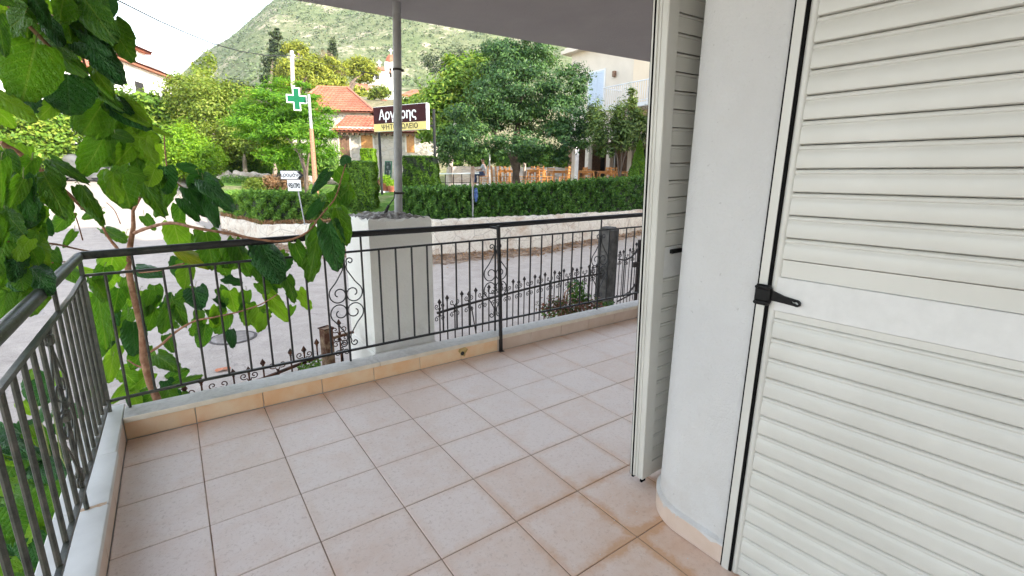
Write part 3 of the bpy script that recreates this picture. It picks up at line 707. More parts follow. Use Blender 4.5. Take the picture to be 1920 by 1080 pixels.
def scroll_path(sg, flip):
    P = []
    for q in range(26):       # outer curl at the narrow end
        t_ = q / 25; an = R(100 - 395 * (1 - t_) + 0); r_ = .008 + .016 * t_
        P.append((.036 + r_ * math.cos(an + R(115)), .272 + r_ * math.sin(an + R(115))))
    P.append((.010, .236)); P.append((.014, .215))
    P.append((.060, .140)); 
    for q in range(40):
        t_ = q / 39; an = R(38 - 450 * t_); r_ = .051 * (1 - t_) ** .8 + .014
        P.append((.046 + r_ * math.cos(an) * .95 , .060 + r_ * math.sin(an)))
    return [(sg * x_, z_ if not flip else -z_) for x_, z_ in P]
def scroll_part(fn, c, zc, name='scroll'):
    for sg in (-1, 1):
        for fl in (False, True):
            pts = [fn(c + x_, zc + z_) for x_, z_ in scroll_path(sg, fl)]
            mb = MB(); mb.tube(pts, .0042, 6); mb.build(name, M['rail'], rl, smooth=True)
for k_ in (0, 10, 20, 30):
    x = X0 + k_ * PITCH; scroll_part(lambda a_, z_: (a_, RY - .004, z_), x, (zm(x) + zb(x)) / 2)
x = X0 + 10 * PITCH - .034
p = onZ(938, 657, 0.0)
mb = MB(); mb.tube([(x, -.060, .001), (x - .012, -.060, .5), (x - .03, -.060, .985)], .0105, 4); mb.box((x - .04, -.06, .955), (x - .02, RY - .018, .972)); mb.build('post', M['rail'], rl)
mb = MB(); mb.box((x - .02, -.082, .0005), (x + .02, -.058, .004)); mb.build('foot_plate', M['rail'], rl)
# side run
PS = .112
for k_ in range(1, 52):
    y = RY - k_ * PS
    if y < YE: continue
    baluster((RX, y, .125 if k_ % 16 == 8 else ZB + .002), (RX, y, .822), .0078, n_=8)
mb = MB(); mb.tube([(RX, RY, .125), (RX, RY, .93)], .0085, 4); mb.build('corner_post', M['rail'], rl)
baluster((RX, RY - 6 * PS - .0, .82), (RX, RY - 6 * PS, .93), .008)
for c_ in (RY - 8 * PS, RY - 24 * PS):
    scroll_part(lambda a_, z_: (RX, a_, z_), c_, (ZM + ZB) / 2)
    for zc in (.78, .545, .50, .26):
        mb = MB(); mb.box((RX - .012, c_ - .016, zc - .02), (RX + .012, c_ + .016, zc + .02), bev=.005); mb.build('scroll_collar', M['rail'], rl)

# soffit / upper balcony, house walls ----------------------
def line_pt(x): return 1.255 - (x - 1.3) * .112 - .06
mb = MB(); Zs = 2.6
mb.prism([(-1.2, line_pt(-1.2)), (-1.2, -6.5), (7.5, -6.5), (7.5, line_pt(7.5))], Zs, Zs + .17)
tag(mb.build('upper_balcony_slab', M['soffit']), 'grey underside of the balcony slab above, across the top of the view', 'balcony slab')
house = empty('house', (4, -5, 0), 0, 'white plastered house wall with rounded corner between the two slatted shutters', 'house')
cx_, cy_, rc = 2.0, -2.06, .2
arc = [(cx_ + rc * math.cos(R(t_)), cy_ + rc * math.sin(R(t_))) for t_ in range(90, 181, 6)]
poly = [(7.5, cy_ + rc)] + arc + [(1.80, -2.236), (1.86, -2.236), (1.86, -6.0), (-1.2, -6.0), (-1.2, -6.5), (7.5, -6.5)]
mb = MB(); mb.prism(poly, .008, Zs - .002); mb.build('wall', M['plaster'], house, smooth=True)
mb = MB(); mb.box((1.6, -9.5, Zs + .175), (8.5, -1.5, 8.0)); mb.box((-1.2, -12, -1.2), (7.9, -6.51, 12.5)); mb.box((8.5, -13, -1.2), (20, -1.2, 9.5)); mb.build('upper_storey_and_shade_blocks', M['wall_white'], house)  # rear and right blocks are unseen, added to cast shade on road and terrace
# skirting tiles around the rounded corner
def sk(pts, th=.012, h=.078):
    out = [Vector((a_, b_, 0)) for a_, b_ in pts]
    mb = MB(); n_ = len(pts); vs = []
    for i_, p in enumerate(out):
        t_ = (out[min(i_ + 1, n_ - 1)] - out[max(i_ - 1, 0)]).normalized(); nn = Vector((t_.y, -t_.x, 0))
        q = p + nn * th
        vs += [(p.x, p.y, .002), (q.x, q.y, .002), (q.x, q.y, h), (p.x, p.y, h)]
    fs = [(i_ * 4 + a_, i_ * 4 + (a_ + 1) % 4, (i_ + 1) * 4 + (a_ + 1) % 4, (i_ + 1) * 4 + a_) for i_ in range(n_ - 1) for a_ in range(4)] + [(0, 1, 2, 3), tuple((n_ - 1) * 4 + a_ for a_ in (3, 2, 1, 0))]
    mb.add(vs, fs); return mb.build('skirting_tile', M['skirt2'], house)
arc2 = [(cx_ + rc * math.cos(R(t_)), cy_ + rc * math.sin(R(t_))) for t_ in np.linspace(180, 90, 25)]
sk([(1.80, -2.236), (1.80, -2.15)] + arc2[:5], -.012); sk(arc2[4:11], -.0122); sk(arc2[10:18], -.012); sk(arc2[17:25], -.0122)
for q in range(4): sk([(2.0 + q * .33 + .002, -1.86), (2.328 + q * .33, -1.86)], -.012)
# white paint lip running ragged over the skirting
mb = MB(); rs = random.Random(5); vs = []; path = [(1.80, -2.236), (1.80, -2.15)] + arc2; path2 = []
for i_ in range(len(path) - 1):
    for k_ in range(4): path2.append(Vector((*path[i_], 0)).lerp(Vector((*path[i_ + 1], 0)), k_ / 4))
for p in path2:
    c = Vector((cx_, cy_, 0)); nn = (p - c).normalized() if p.y > -2.06 else Vector((-1, 0, 0)); q = p + nn * .0145; h = .079 - abs(rs.gauss(0, .004)) - (.015 if rs.random() < .05 else 0)
    vs += [(p.x, p.y, .092), (q.x, q.y, .082), (q.x, q.y, h)]
mb.add(vs, [(i_ * 3 + a_, i_ * 3 + a_ + 1, (i_ + 1) * 3 + a_ + 1, (i_ + 1) * 3 + a_) for i_ in range(len(path2) - 1) for a_ in range(2)]); mb.build('paint_edge', M['plaster'], house)

# near shutter: vertical leaf of horizontal slats, plane rotated 4 deg off the wall ------
SH = empty('window_shutter', (1.782, -2.262, 0), R(4.0), 'large closed white aluminium shutter with horizontal slats and black strap hinge', 'shutter')
# local axes: -y runs along the leaf towards the viewer, -x is the face normal
def lb(mb, y0, y1, z0, z1, x0=-.0, x1=.03, bev=0): mb.box((x0, y0, z0), (x1, y1, z1), bev=bev); return mb
SH2 = SH
lb(MB(), -.004, .020, -.0, 2.35, .002, .04).build('jamb_frame', M['alu'], SH, True)
lb(MB(), .0205, .026, -.0, 2.35, .006, .03).build('seal', M['seal'], SH, True)
lb(MB(), -.0125, -.0045, -.0, 2.35, .004, .03).build('seal', M['seal'], SH, True)
mb = MB(); mb.tube([(.016, -.0245, .004), (.016, -.0245, 2.35)], .0115, 14); mb.box((.010, -.0345, .004), (.03, -.014, 2.35)); mb.build('stile', M['alu'], SH, True, smooth=True)
def slat_mesh(h, L_):
    # louvre profile in (x, z): flat inclined face, step and lip
    prof = [(.012, .0), (.0125, h - .0155), (.0165, h - .0125), (.0135, h - .0105), (.0120, h - .004), (.0145, h - .0015), (.024, h - .0005), (.024, .0)]
    prof = [(.0115, .0012), (.0080, h * .06), (.0065, h * .22), (.0066, h * .42), (.0078, h * .58), (.0098, h * .70), (.0122, h * .755), (.0126, h * .775), (.0098, h * .80), (.0084, h * .84), (.0088, h * .895), (.0110, h * .945), (.0165, h * .975), (.028, h * .985), (.028, .0012)]
    mb = MB(); n_ = len(prof); vs = [(x_, -.034, z_) for x_, z_ in prof] + [(x_, -.034 - L_, z_) for x_, z_ in prof]
    mb.add(vs, [tuple(range(n_)), tuple(range(2 * n_ - 1, n_ - 1, -1))] + [(i_, (i_ + 1) % n_, (i_ + 1) % n_ + n_, i_ + n_) for i_ in range(n_)])
    return mb.mesh('slat', M['alu'], True)
sm = slat_mesh(.0645, 1.15)
z_ = 1.1025
ups = [1.102 + .0643 * q for q in range(0, 19)]; dns = [.9265 - .0643 * q for q in range(1, 15)]
for z_ in ups + dns:
    o = link_mesh('slat', sm, SH, True); o.location = (0, 0, z_)
lb(MB(), -.034, -1.18, 1.052, 1.1015, .0115, .026).build('panel_trim', M['alu'], SH, True)
lb(MB(), -.032, -1.18, .948, 1.051, .006, .026, bev=.002).build('middle_panel', M['alu_panel'], SH, True)
lb(MB(), -.034, -1.18, .927, .947, .0095, .026).build('panel_trim', M['alu'], SH, True)
lb(MB(), -.034, -1.2, .004, .026, .0095, .026).build('bottom_rail', M['alu'], SH, True)
# strap hinge
hg = MB()
zc = .993
hg.box((-.012, -.022, zc - .024), (.004, .024, zc + .024), bev=.003)
for zz_ in (zc + .0235, zc - .0235):
    hg.tube([(-.008, -.018, zz_), (-.008, .020, zz_)], .0085, 12)
    for yy in (-.016, .018): hg.tube([(-.018, yy, zz_), (-.003, yy, zz_)], .005, 10)
o = hg.build('strap_hinge', M['blackmetal'], SH, True, smooth=True)
bmh = bmesh.new()
def strap():
    # outline in (y, z) with keyhole, extruded
    outer = [(-.02, .017), (-.055, .010), (-.085, .0095)] + [(-.092 - .010 * math.cos(t_), .0 + .0098 * math.sin(t_)) for t_ in np.linspace(math.pi / 2, -math.pi / 2, 9)] + [(-.085, -.0095), (-.055, -.011), (-.02, -.014)]
    outer = [(y_, z_ - (abs(y_) - .02) * .13) for y_, z_ in outer]
    inner = [(-.080, .003), (-.0855, .0018), (-.092, .0045), (-.0975, .0), (-.092, -.0045), (-.0855, -.0018), (-.080, -.003), (-.0775, 0)]
    inner = [(y_, z_ - (abs(y_) - .02) * .13) for y_, z_ in inner]
    return outer, inner
outer, inner = strap()
for x_ in (-.004, .003):
    vo = [bmh.verts.new((x_, y_, zc + z_)) for y_, z_ in outer]; vi = [bmh.verts.new((x_, y_, zc + z_)) for y_, z_ in inner]
    eo = [bmh.edges.new((vo[k_], vo[(k_ + 1) % len(vo)])) for k_ in range(len(vo))]; ei = [bmh.edges.new((vi[k_], vi[(k_ + 1) % len(vi)])) for k_ in range(len(vi))]
    bmesh.ops.triangle_fill(bmh, edges=eo + ei, use_beauty=True)
    if x_ < 0: A = (vo, vi)
for va, vb in zip(A, (vo, vi)):
    for k_ in range(len(va)): bmh.faces.new((va[k_], va[(k_ + 1) % len(va)], vb[(k_ + 1) % len(va)], vb[k_]))
bmesh.ops.recalc_face_normals(bmh, faces=bmh.faces)
me = bpy.data.meshes.new('strap'); bmh.to_mesh(me); bmh.free(); me.materials.append(M['blackmetal'])
so_ = bpy.data.objects.new('strap', me); COL.objects.link(so_); so_.parent = o

# far shutter leaf: standing open, seen almost edge on, slightly out of plumb
S2 = empty('window_shutter', (1.905, -1.725, .03), 0, 'narrow open white shutter leaf seen edge on left of the plastered corner', 'shutter')
S2.rotation_euler = (0, R(-2.2), 0)
H2 = 2.55
mb = MB(); mb.box((.0, -.066, 0), (.062, -.0, H2), bev=.003)
mb.build('stile', M['alu'], S2, True)
for k_, (ya, yb, xa) in enumerate([(-.003, -.010, -.006), (-.018, -.026, -.005), (-.034, -.040, -.003)]):
    MB().box((xa, yb, .004), (.001, ya, H2 - .004)).build('edge_rib', M['alu'], S2, True)
MB().box((-.007, -.0135, .0), (.0, -.0108, H2)).build('seal', M['seal'], S2, True)
MB().box((.0, .0008, -.004), (.05, .004, H2)).build('seal', M['seal'], S2, True)
for (a_, b_) in ((-.012, -.002), (-.060, -.050)):
    MB().box((.004, a_, -.016), (.03, b_, -.0005)).build('bottom_seal', M['seal'], S2, True)
MB().box((.062, -.064, 0), (.70, -.004, .07), bev=.002).build('bottom_rail', M['alu'], S2, True)
prof = [(-.060, .001), (-.0585, .048), (-.0555, .0515), (-.0585, .054), (-.0585, .060), (-.048, .0635), (-.03, .064), (-.03, .001)]
mb = MB(); n_ = len(prof); vs = [(.063, y_, z_) for y_, z_ in prof] + [(.70, y_, z_) for y_, z_ in prof]
mb.add(vs, [tuple(range(n_)), tuple(range(2 * n_ - 1, n_ - 1, -1))] + [(i_, (i_ + 1) % n_, (i_ + 1) % n_ + n_, i_ + n_) for i_ in range(n_)])
s2m = mb.mesh('slat', M['alu'])
for q in range(38):
    z_ = .0705 + q * .0643
    if 13 <= q <= 14: continue
    o = link_mesh('slat', s2m, S2, True); o.location = (0, 0, z_)
MB().box((.063, -.061, .0705 + 13 * .0643), (.70, -.03, .0705 + 15 * .0643 - .002)).build('middle_panel', M['alu_panel'], S2, True)
MB().box((.095, -.076, 1.005), (.16, -.062, 1.022), bev=.002).build('latch', M['blackmetal'], S2, True)

# ------------------------------------------------------------------ white pillar with pole
PL = empty('gate_pillar', (1.78, .78, -.95), 0, 'white rendered gate pillar with broken rubble top just beyond the railing', 'pillar')
px0, px1, py0, py1 = 1.523, 2.033, .50, 1.10
def pillar_body():
    bm = bmesh.new(); bmesh.ops.create_grid(bm, x_segments=1, y_segments=1, size=1); bm.free()
    n_ = 14; vs = []; rs = random.Random(2)
    mb = MB(); ring = []
    for k_ in range(n_): ring.append((px0 + (px1 - px0) * k_ / n_, py0))
    for k_ in range(n_): ring.append((px1, py0 + (py1 - py0) * k_ / n_))
    for k_ in range(n_): ring.append((px1 - (px1 - px0) * k_ / n_, py1))
    for k_ in range(n_): ring.append((px0, py1 - (py1 - py0) * k_ / n_))
    cxp, cyp = (px0 + px1) / 2, (py0 + py1) / 2; m_ = len(ring)
    for zz_ in (-.95, .04): vs += [(x_, y_, zz_) for x_, y_ in ring]
    vs += [(x_, y_, 1.0 + rs.uniform(-.016, .008) + .012 * math.sin(i_ * .9)) for i_, (x_, y_) in enumerate(ring)]
    vs += [(cxp + (x_ - cxp) * .93, cyp + (y_ - cyp) * .93, 1.012 + rs.uniform(-.01, .012)) for x_, y_ in ring]
    fs = [(r_ * m_ + i_, r_ * m_ + (i_ + 1) % m_, (r_ + 1) * m_ + (i_ + 1) % m_, (r_ + 1) * m_ + i_) for r_ in range(3) for i_ in range(m_)]
    mb.add(vs, fs); return mb
pillar_body().build('body', M['pillar'], PL)
MB().box((px0 - .02, py0 - .02, -.95), (px1 + .02, py1 + .02, -.02), bev=.01).build('plinth', M['pillar'], PL)
# broken rubble top
n_ = 22; vs = []; rs = random.Random(9)
for j_ in range(n_):
    for i_ in range(n_):
        fx, fy = i_ / (n_ - 1), j_ / (n_ - 1); ed = min(fx, fy, 1 - fx, 1 - fy)
        vs.append((px0 + .015 + (px1 - px0 - .03) * fx, py0 + .015 + (py1 - py0 - .03) * fy, 1.0 + min(ed * 4, 1) * .035 + rs.uniform(-.012, .014) - (.02 if ed == 0 else 0)))
MB().add(vs, [(j_ * n_ + i_, j_ * n_ + i_ + 1, (j_ + 1) * n_ + i_ + 1, (j_ + 1) * n_ + i_) for j_ in range(n_ - 1) for i_ in range(n_ - 1)]).build('broken_top', M['rubble'], PL)
pb = onY(747, 403, .78); pt_ = onY(744, 42, .78)
PO = empty('steel_pole', (pb.x, .78, 1.0), 0, 'tall grey galvanised steel pole rising from the top of the white pillar', 'pole')
top = Vector((pb.x, .78, 1.0)); dirp = Vector((pt_.x - pb.x, 0, pt_.z - pb.z)); dirp /= dirp.z
mb = MB(); mb.tube([top, top + dirp * 2.2, top + dirp * 4.2], .0325, 18); mb.build('shaft', M['galv'], PO, smooth=True)
for vv in (131, 362):
    z_ = onY(746, vv, .78).z - 1.0; c = top + dirp * z_
    mb = MB(); mb.tube([c - Vector((0, 0, .008)), c + Vector((0, 0, .008))], .0365, 18); mb.box((c.x + .03, c.y - .01, c.z - .008), (c.x + .05, c.y + .01, c.z + .008)); mb.build('clamp', M['iron'], PO, smooth=True)
cb = MB(); a0 = onY(726, 390, .74); 
cb.tube([onY(740, 358, .74), onY(739, 372, .74), onY(733, 380, .74), onY(728, 386, .74)], .004, 6)
cb.tube([onY(729, 385, .74), onY(725, 393, .74)], .011, 8); cb.tube([onY(725, 393, .74), onY(722, 402, .74)], .013, 8)
tag(cb.build('cable_plug', M['black'], smooth=True), 'black cable with plug hanging beside the pole on the pillar top', 'cable')

# ------------------------------------------------------------------ ornamental iron fences
def cspiral(cx0, cz0, r0, a0, turns, r1=.25, n_=14):
    return [(cx0 + (r0 * (1 - (1 - r1) * k_ / n_)) * math.cos(a0 + turns * 2 * math.pi * k_ / n_), cz0 + (r0 * (1 - (1 - r1) * k_ / n_)) * math.sin(a0 + turns * 2 * math.pi * k_ / n_)) for k_ in range(n_ + 1)]
def picket_mesh(h, scrolls, finial, mat):
    # local: x along fence, z up from the bar at z=0
    mb = MB(); mb.tube([(0, 0, -.75), (0, 0, h - .03)], .0065, 6)
    if finial:
        mb.lathe([(.006, 0), (.010, .004), (.007, .012), (.020, .028), (.014, .042), (.001, .064)], (0, 0, h - .03), 8)
    if scrolls:
        for sx in (-1, 1):
            for sz in (-1, 1):
                pts = [(.002, .0 + .075), (.006, .045), (.02, .02)][::1]
                sp = cspiral(.034, .062, .027, -math.pi * .75, 1.2, .2, 18)
                pl_ = [(.030, .008), (.012, .028)] + []
                mb.tube([(sx * x_, 0, sz * z_) for x_, z_ in [(.003, .012), (.010, .030)] + sp], .0042, 5)
    return mb.mesh('picket', mat)
def iron_fence(name_label, group, stations, mat, seed=1, flip=False):
    """stations: list of (point on bar) ; pickets at each"""
    e = empty('iron_fence', stations[0], 0, name_label, 'fence', group)
    a_ = stations[0]; b_ = stations[-1]
    d_ = (b_ - a_); rz = math.atan2(d_.y, d_.x)
    mb = MB(); mb.tube([p for p in stations], .010, 4); mb.build('rail', mat, e)
    mb = MB(); mb.tube([p - Vector((0, 0, .55)) for p in stations], .010, 4); mb.build('rail', mat, e)
    m1 = picket_mesh(.10, True, True, mat); m2 = picket_mesh(.12, False, True, mat); m3 = picket_mesh(.06, True, False, mat)
    L_ = d_.length; n_ = int(L_ / .095)
    cum = [0]
    for p, q in zip(stations[:-1], stations[1:]): cum.append(cum[-1] + (q - p).length)
    for k_ in range(n_ + 1):
        s = cum[-1] * (k_ + .3) / (n_ + .6)
        i_ = max(0, min(len(cum) - 2, int(np.searchsorted(cum, s) - 1))); f = (s - cum[i_]) / (cum[i_ + 1] - cum[i_])
        p = stations[i_].lerp(stations[i_ + 1], f)
        o = link_mesh('picket', (m1, m2, m3, m2)[k_ % 4], e, True); o.location = p - stations[0]; o.rotation_euler = (0, 0, rz)
    return e
f0 = (2.09, .92)
st = [onP(u, v, f0, 78) for u, v in [(820, 587), (870, 572), (930, 556), (990, 541), (1045, 528), (1090, 519), (1127, 513)]]
FR = iron_fence('rusty ornamental iron fence with scrolls between the white pillar and the concrete post', 'old ornamental iron fences', st, M['iron'])
mb = MB(); q0 = st[1] + Vector((0, 0, 0)); mb.tube([onP(884, 575, f0, 78), onP(893, 628, f0, 78)], .006, 6); mb.build('brace', M['iron'], FR)
cpz = onP(1142, 425, (st[-1].x, st[-1].y), 78)
rz = math.atan2(.208, .978)
e = empty('concrete_post', (st[-1].x + .12, st[-1].y + .02, -.95), rz, 'dark weathered concrete fence post beyond the railing near the right end', 'post')
hpost = cpz.z + .95
mb = MB(); mb.box((-.10, -.10, 0), (.10, .10, hpost - .03), bev=.012); mb.build('shaft', M['conc'], e, True)
MB().box((-.085, -.085, hpost - .03), (.085, .085, hpost), bev=.012).build('cap', M['conc'], e, True)
f1 = (st[-1].x + .3, st[-1].y + .06)
st2 = [onP(u, v, f1, 78) for u, v in [(1160, 486), (1172, 488), (1184, 482), (1192, 473), (1199, 462)]]
F2 = iron_fence('bent ornamental iron fence right of the concrete post', 'old ornamental iron fences', st2, M['iron'])
st3 = onP(1196, 500, f1, 78)
e = empty('gate_post', (st3.x, st3.y, -.9), 0, 'thin rusty iron gate post at the far right end of the garden fence', 'post')
zt_ = onP(1198, 450, f1, 78).z + .9
mb = MB(); mb.tube([(0, 0, 0), (0, 0, zt_)], .028, 10); mb.build('shaft', M['iron'], e, True, smooth=True)
MB().box((-.12, -.03, zt_ - .42), (.03, .03, zt_ - .34), bev=.01).build('lock_box', M['iron'], e, True)
mb = MB(); pa = onP(1158, 565, f1, 78); pb_ = onP(1205, 541, f1, 78); mb.tube([pa, pb_], .012, 8)
tag(mb.build('iron_bar', M['iron']), 'loose dark iron bar leaning low behind the right end of the kerb', 'bar')
# left fence
lf = .78
stl = [onY(u, v, lf) for u, v in [(340, 757), (392, 742), (447, 727), (496, 709), (543, 690), (585, 674), (603, 667)]]
FL = iron_fence('rusty ornamental iron fence low behind the kerb left of the rusty post', 'old ornamental iron fences', stl, M['rust'])
rp = onY(611, 615, .80)
e = empty('rusty_post', (rp.x, .80, -.95), R(20), 'short square rusty steel post with flaking paint left of the white pillar', 'post')
MB().box((-.038, -.038, 0), (.038, .038, rp.z + .95), bev=.004).build('shaft', M['rustpost'], e, True)
mb = MB(); mb.tube([(-.042, -.042, rp.z + .951), (.042, -.042, rp.z + .951), (.042, .042, rp.z + .951), (-.042, .042, rp.z + .951), (-.042, -.042, rp.z + .951)], .004, 4); mb.build('rim', M['rust'], e, True)
sts = [onY(u, v, .86) for u, v in [(624, 634), (650, 626), (663, 622)]]
e = empty('fence_stub', sts[0], 0, 'single ornate rusty spear between the rusty post and the white pillar', 'fence piece')
MB().tube(sts, .010, 4).build('rail', M['rustpost'], e)
o = link_mesh('picket', picket_mesh(.115, True, True, M['rust']), e, True); o.location = onY(637, 631, .86) - sts[0]
o = link_mesh('picket', picket_mesh(.0, True, False, M['iron']), e, True); o.location = onY(641, 648, .86) - sts[0]

# ================================================================== VEGETATION
RT = CM @ Vector((1, 0, 0)); RT.z = 0; RT.normalize(); FW = Vector((-RT.y, RT.x, 0))
def blob(u, v, d, ru, rv, rd=None):
    """ellipsoid lobe centred on bearing (u, v) at depth d; ru, rv half sizes in px"""
    c = at(u, v, d); return (np.array(c), np.array([ru * d / FPX, (rd if rd is not None else ru * d / FPX), rv * d / FPX]))
Fm = np.array([[RT.x, RT.y, 0], [FW.x, FW.y, 0], [0, 0, 1]])
def crown(lobes, n, size, aspect=.5, clump=.18, flat=1.0, nclump=None, seed=1, upbias=.6, inner=.25):
    rs = np.random.default_rng(seed); Vs = []; Fs = []; b = 0
    wts = np.array([(l[1][0] * l[1][2]) for l in lobes]); wts = wts / wts.sum()
    for (c, r), wt in zip(lobes, wts):
        m = max(50, int(n * wt)); K = nclump or max(14, int(60 * wt * len(lobes) ** .5))
        d = rs.normal(0, 1, (K, 3)); d /= np.linalg.norm(d, axis=1, keepdims=True)
        rad = np.where(rs.random(K) < inner, rs.uniform(.3, .7, K), rs.uniform(.72, 1.0, K))[:, None]
        cc = d * rad * r
        k = rs.integers(0, K, m); sc = rs.uniform(.6, 1.5, K)[k][:, None]
        off = rs.normal(0, 1, (m, 3)) * np.array([1, 1, flat]) * clump * r.mean() * sc
        P = cc[k] + off
        q = P / r; ql = np.linalg.norm(q, axis=1)
        P = np.where((ql > 1.4)[:, None], P * (1.4 / ql)[:, None], P)
        Pn = (off / (np.linalg.norm(off, axis=1, keepdims=True) + 1e-9)) * .8 + d[k] * .5 + np.array([0, 0, upbias])
        W = P @ Fm + c; Nn = Pn @ Fm
        V, F = leaf_quads(W, size, aspect, Nn, .55, rs)
        Vs.append(V); Fs.append(F + b); b += len(V)
    return np.concatenate(Vs), np.concatenate(Fs)
def trunk_mb(base, tips, r0, bend=.15, seed=0):
    rs = random.Random(seed); mb = MB(); base = Vector(base)
    for q, tp in enumerate(tips):
        tp = Vector(tp); pts = []; n_ = 7
        for k_ in range(n_ + 1):
            f = k_ / n_; p = base.lerp(tp, f); s_ = math.sin(f * math.pi)
            # limbs share the lower trunk, then part
            ax = Vector((base.x, base.y, p.z)) if q else p
            p = ax.lerp(p, min(1, max(0, (f - .15) / .85)) ** 1.3) if q else p
            pts.append(p + Vector((rs.uniform(-1, 1), rs.uniform(-1, 1), 0)) * bend * s_ * r0 * 3)
        pts[0] = base - Vector((0, 0, .15))
        rr = [r0 * (1 - .72 * k_ / n_) * (1 if q == 0 else .8) for k_ in range(n_ + 1)]
        rr[0] = r0 * 1.35 if q == 0 else rr[0]
        mb.tube(pts, rr, 8)
    return mb
def tree(name, label, cat, lobes, n, size, mat, base=None, tips=None, r0=.12, bark='bark_pale', group=None, core=True, **kw):
    b = Vector(base) if base is not None else Vector(lobes[0][0])
    e = empty(name, b, 0, label, cat, group)
    V, F = crown(lobes, n, size, **kw)
    link_mesh('crown' if tips else 'foliage', np_mesh('crown', V, F, M[mat]), e)
    if tips: trunk_mb(b, tips, r0, seed=kw.get('seed', 0)).build('trunk', M[bark], e, smooth=True)
    return e
def T3(lobes, extra=()): return [tuple(l[0]) for l in lobes][:6] + list(extra)

def hedge_cloud(poly_pts, top_fn, n, size, seed, aspect=.45, jag=.05):
    pass
# ---- long clipped hedge along the wall top
def wall_hedge(name, label, a0, a1, off0, off1, zt_fn, n, size, mat, seed, aspect=.42, rough=.05, coremat='core', zlow=.0):
    rs = np.random.default_rng(seed)
    a_ = rs.uniform(a0, a1, n); face = rs.random(n)
    wd = off1 - off0
    f = rs.random(n); h = rs.random(n) ** .85
    front = face < .58
    o = np.where(front, off0 + np.abs(rs.normal(0, .09, n)), off0 + wd * f)
    ztop = zt_fn(a_) ; D = wallD(a_) + o; zb_ = wallZ(a_) - zlow
    lump = rough * (np.sin(a_ * 9.1) * .5 + np.sin(a_ * 23 + 1) * .3 + np.sin(a_ * 51) * .3)
    z = np.where(front, zb_ + (ztop + lump - zb_) * h, ztop + lump - np.abs(rs.normal(0, .06, n)) + rs.exponential(.02, n))
    D = D + np.where(front, rough * .9 * (np.sin(a_ * 3.1 + z * 9) + np.sin(a_ * 5.3 - z * 14 + 2) + .6 * np.sin(a_ * 11 + z * 5)), 0) + rs.exponential(.02, n) * front
    P = np.c_[CX + D * np.sin(np.radians(a_)), CY + D * np.cos(np.radians(a_)), z]
    tow = -np.c_[np.sin(np.radians(a_)), np.cos(np.radians(a_)), 0 * a_]
    Nn = np.where(front[:, None], tow * .8 + np.array([0, 0, .5]), np.array([[0, 0, 1.0]]) + tow * .2)
    V, F = leaf_quads(P, size, aspect, Nn, 1.0, rs)
    am = (a0 + a1) / 2; p = polar(am, float(wallD(am)) + .4, float(wallZ(am)))
    e = empty(name, p, 0, label, 'hedge')
    link_mesh('foliage', np_mesh('foliage', V, F, M[mat]), e)
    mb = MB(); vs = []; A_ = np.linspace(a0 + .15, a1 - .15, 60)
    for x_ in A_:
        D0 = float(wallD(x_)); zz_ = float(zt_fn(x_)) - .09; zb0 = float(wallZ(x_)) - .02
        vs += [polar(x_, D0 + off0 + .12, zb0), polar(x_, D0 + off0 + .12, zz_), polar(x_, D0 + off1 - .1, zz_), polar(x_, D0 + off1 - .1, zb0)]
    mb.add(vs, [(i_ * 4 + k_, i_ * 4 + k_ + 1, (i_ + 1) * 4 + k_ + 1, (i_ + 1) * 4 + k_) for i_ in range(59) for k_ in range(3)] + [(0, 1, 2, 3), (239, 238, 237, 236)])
    mb.build('dark_core', M[coremat], e); return e  # solid core behind the leaves, inner shade put into its colour
def ztop_from(pts, off):
    A_ = [az_of(u) for u, v in pts]; Zt = []
    for (u, v), a_ in zip(pts, A_):
        D = float(wallD(a_)) + off; dep = D * math.cos(R(a_ - 35.56)); Zt.append(at(u, v, dep).z)
    return lambda x: np.interp(x, A_, Zt)
zt1 = ztop_from([(745, 356), (820, 354), (900, 351), (1000, 347), (1060, 343), (1100, 339), (1220, 333), (1500, 325)], .35)
wall_hedge('clipped_hedge', 'long dark green clipped hedge on the white wall in front of the restaurant terrace', az_of(742), az_of(1470), .02, .95, zt1, 62000, .048, 'hedge', 11, rough=.06)
zt2 = ztop_from([(405, 368), (450, 362), (520, 364), (600, 368), (665, 374)], .3)
wall_hedge('oleander_hedge', 'bright green shaggy low hedge behind the direction sign', az_of(412), az_of(664), .05, 1.0, zt2, 26000, .062, 'hedge_bright', 12, aspect=.22, rough=.10)
# weeds at the wall foot of the left hedge
n = 2500; rs = np.random.default_rng(5); aa = rs.uniform(az_of(405), az_of(660), n); DD = wallD(aa) + rs.uniform(-.14, .1, n)
P = np.c_[CX + DD * np.sin(np.radians(aa)), CY + DD * np.cos(np.radians(aa)), wallZ(aa) + rs.uniform(.0, .12, n)]
V, F = leaf_quads(P, .06, .18, np.array([[0, 0, .3]]), 1, rs)
tag(link_mesh('dry_grass', np_mesh('dry_grass', V, F, M['litter'])), 'fringe of dry yellowish grass on top of the white wall', 'grass', kind='stuff')

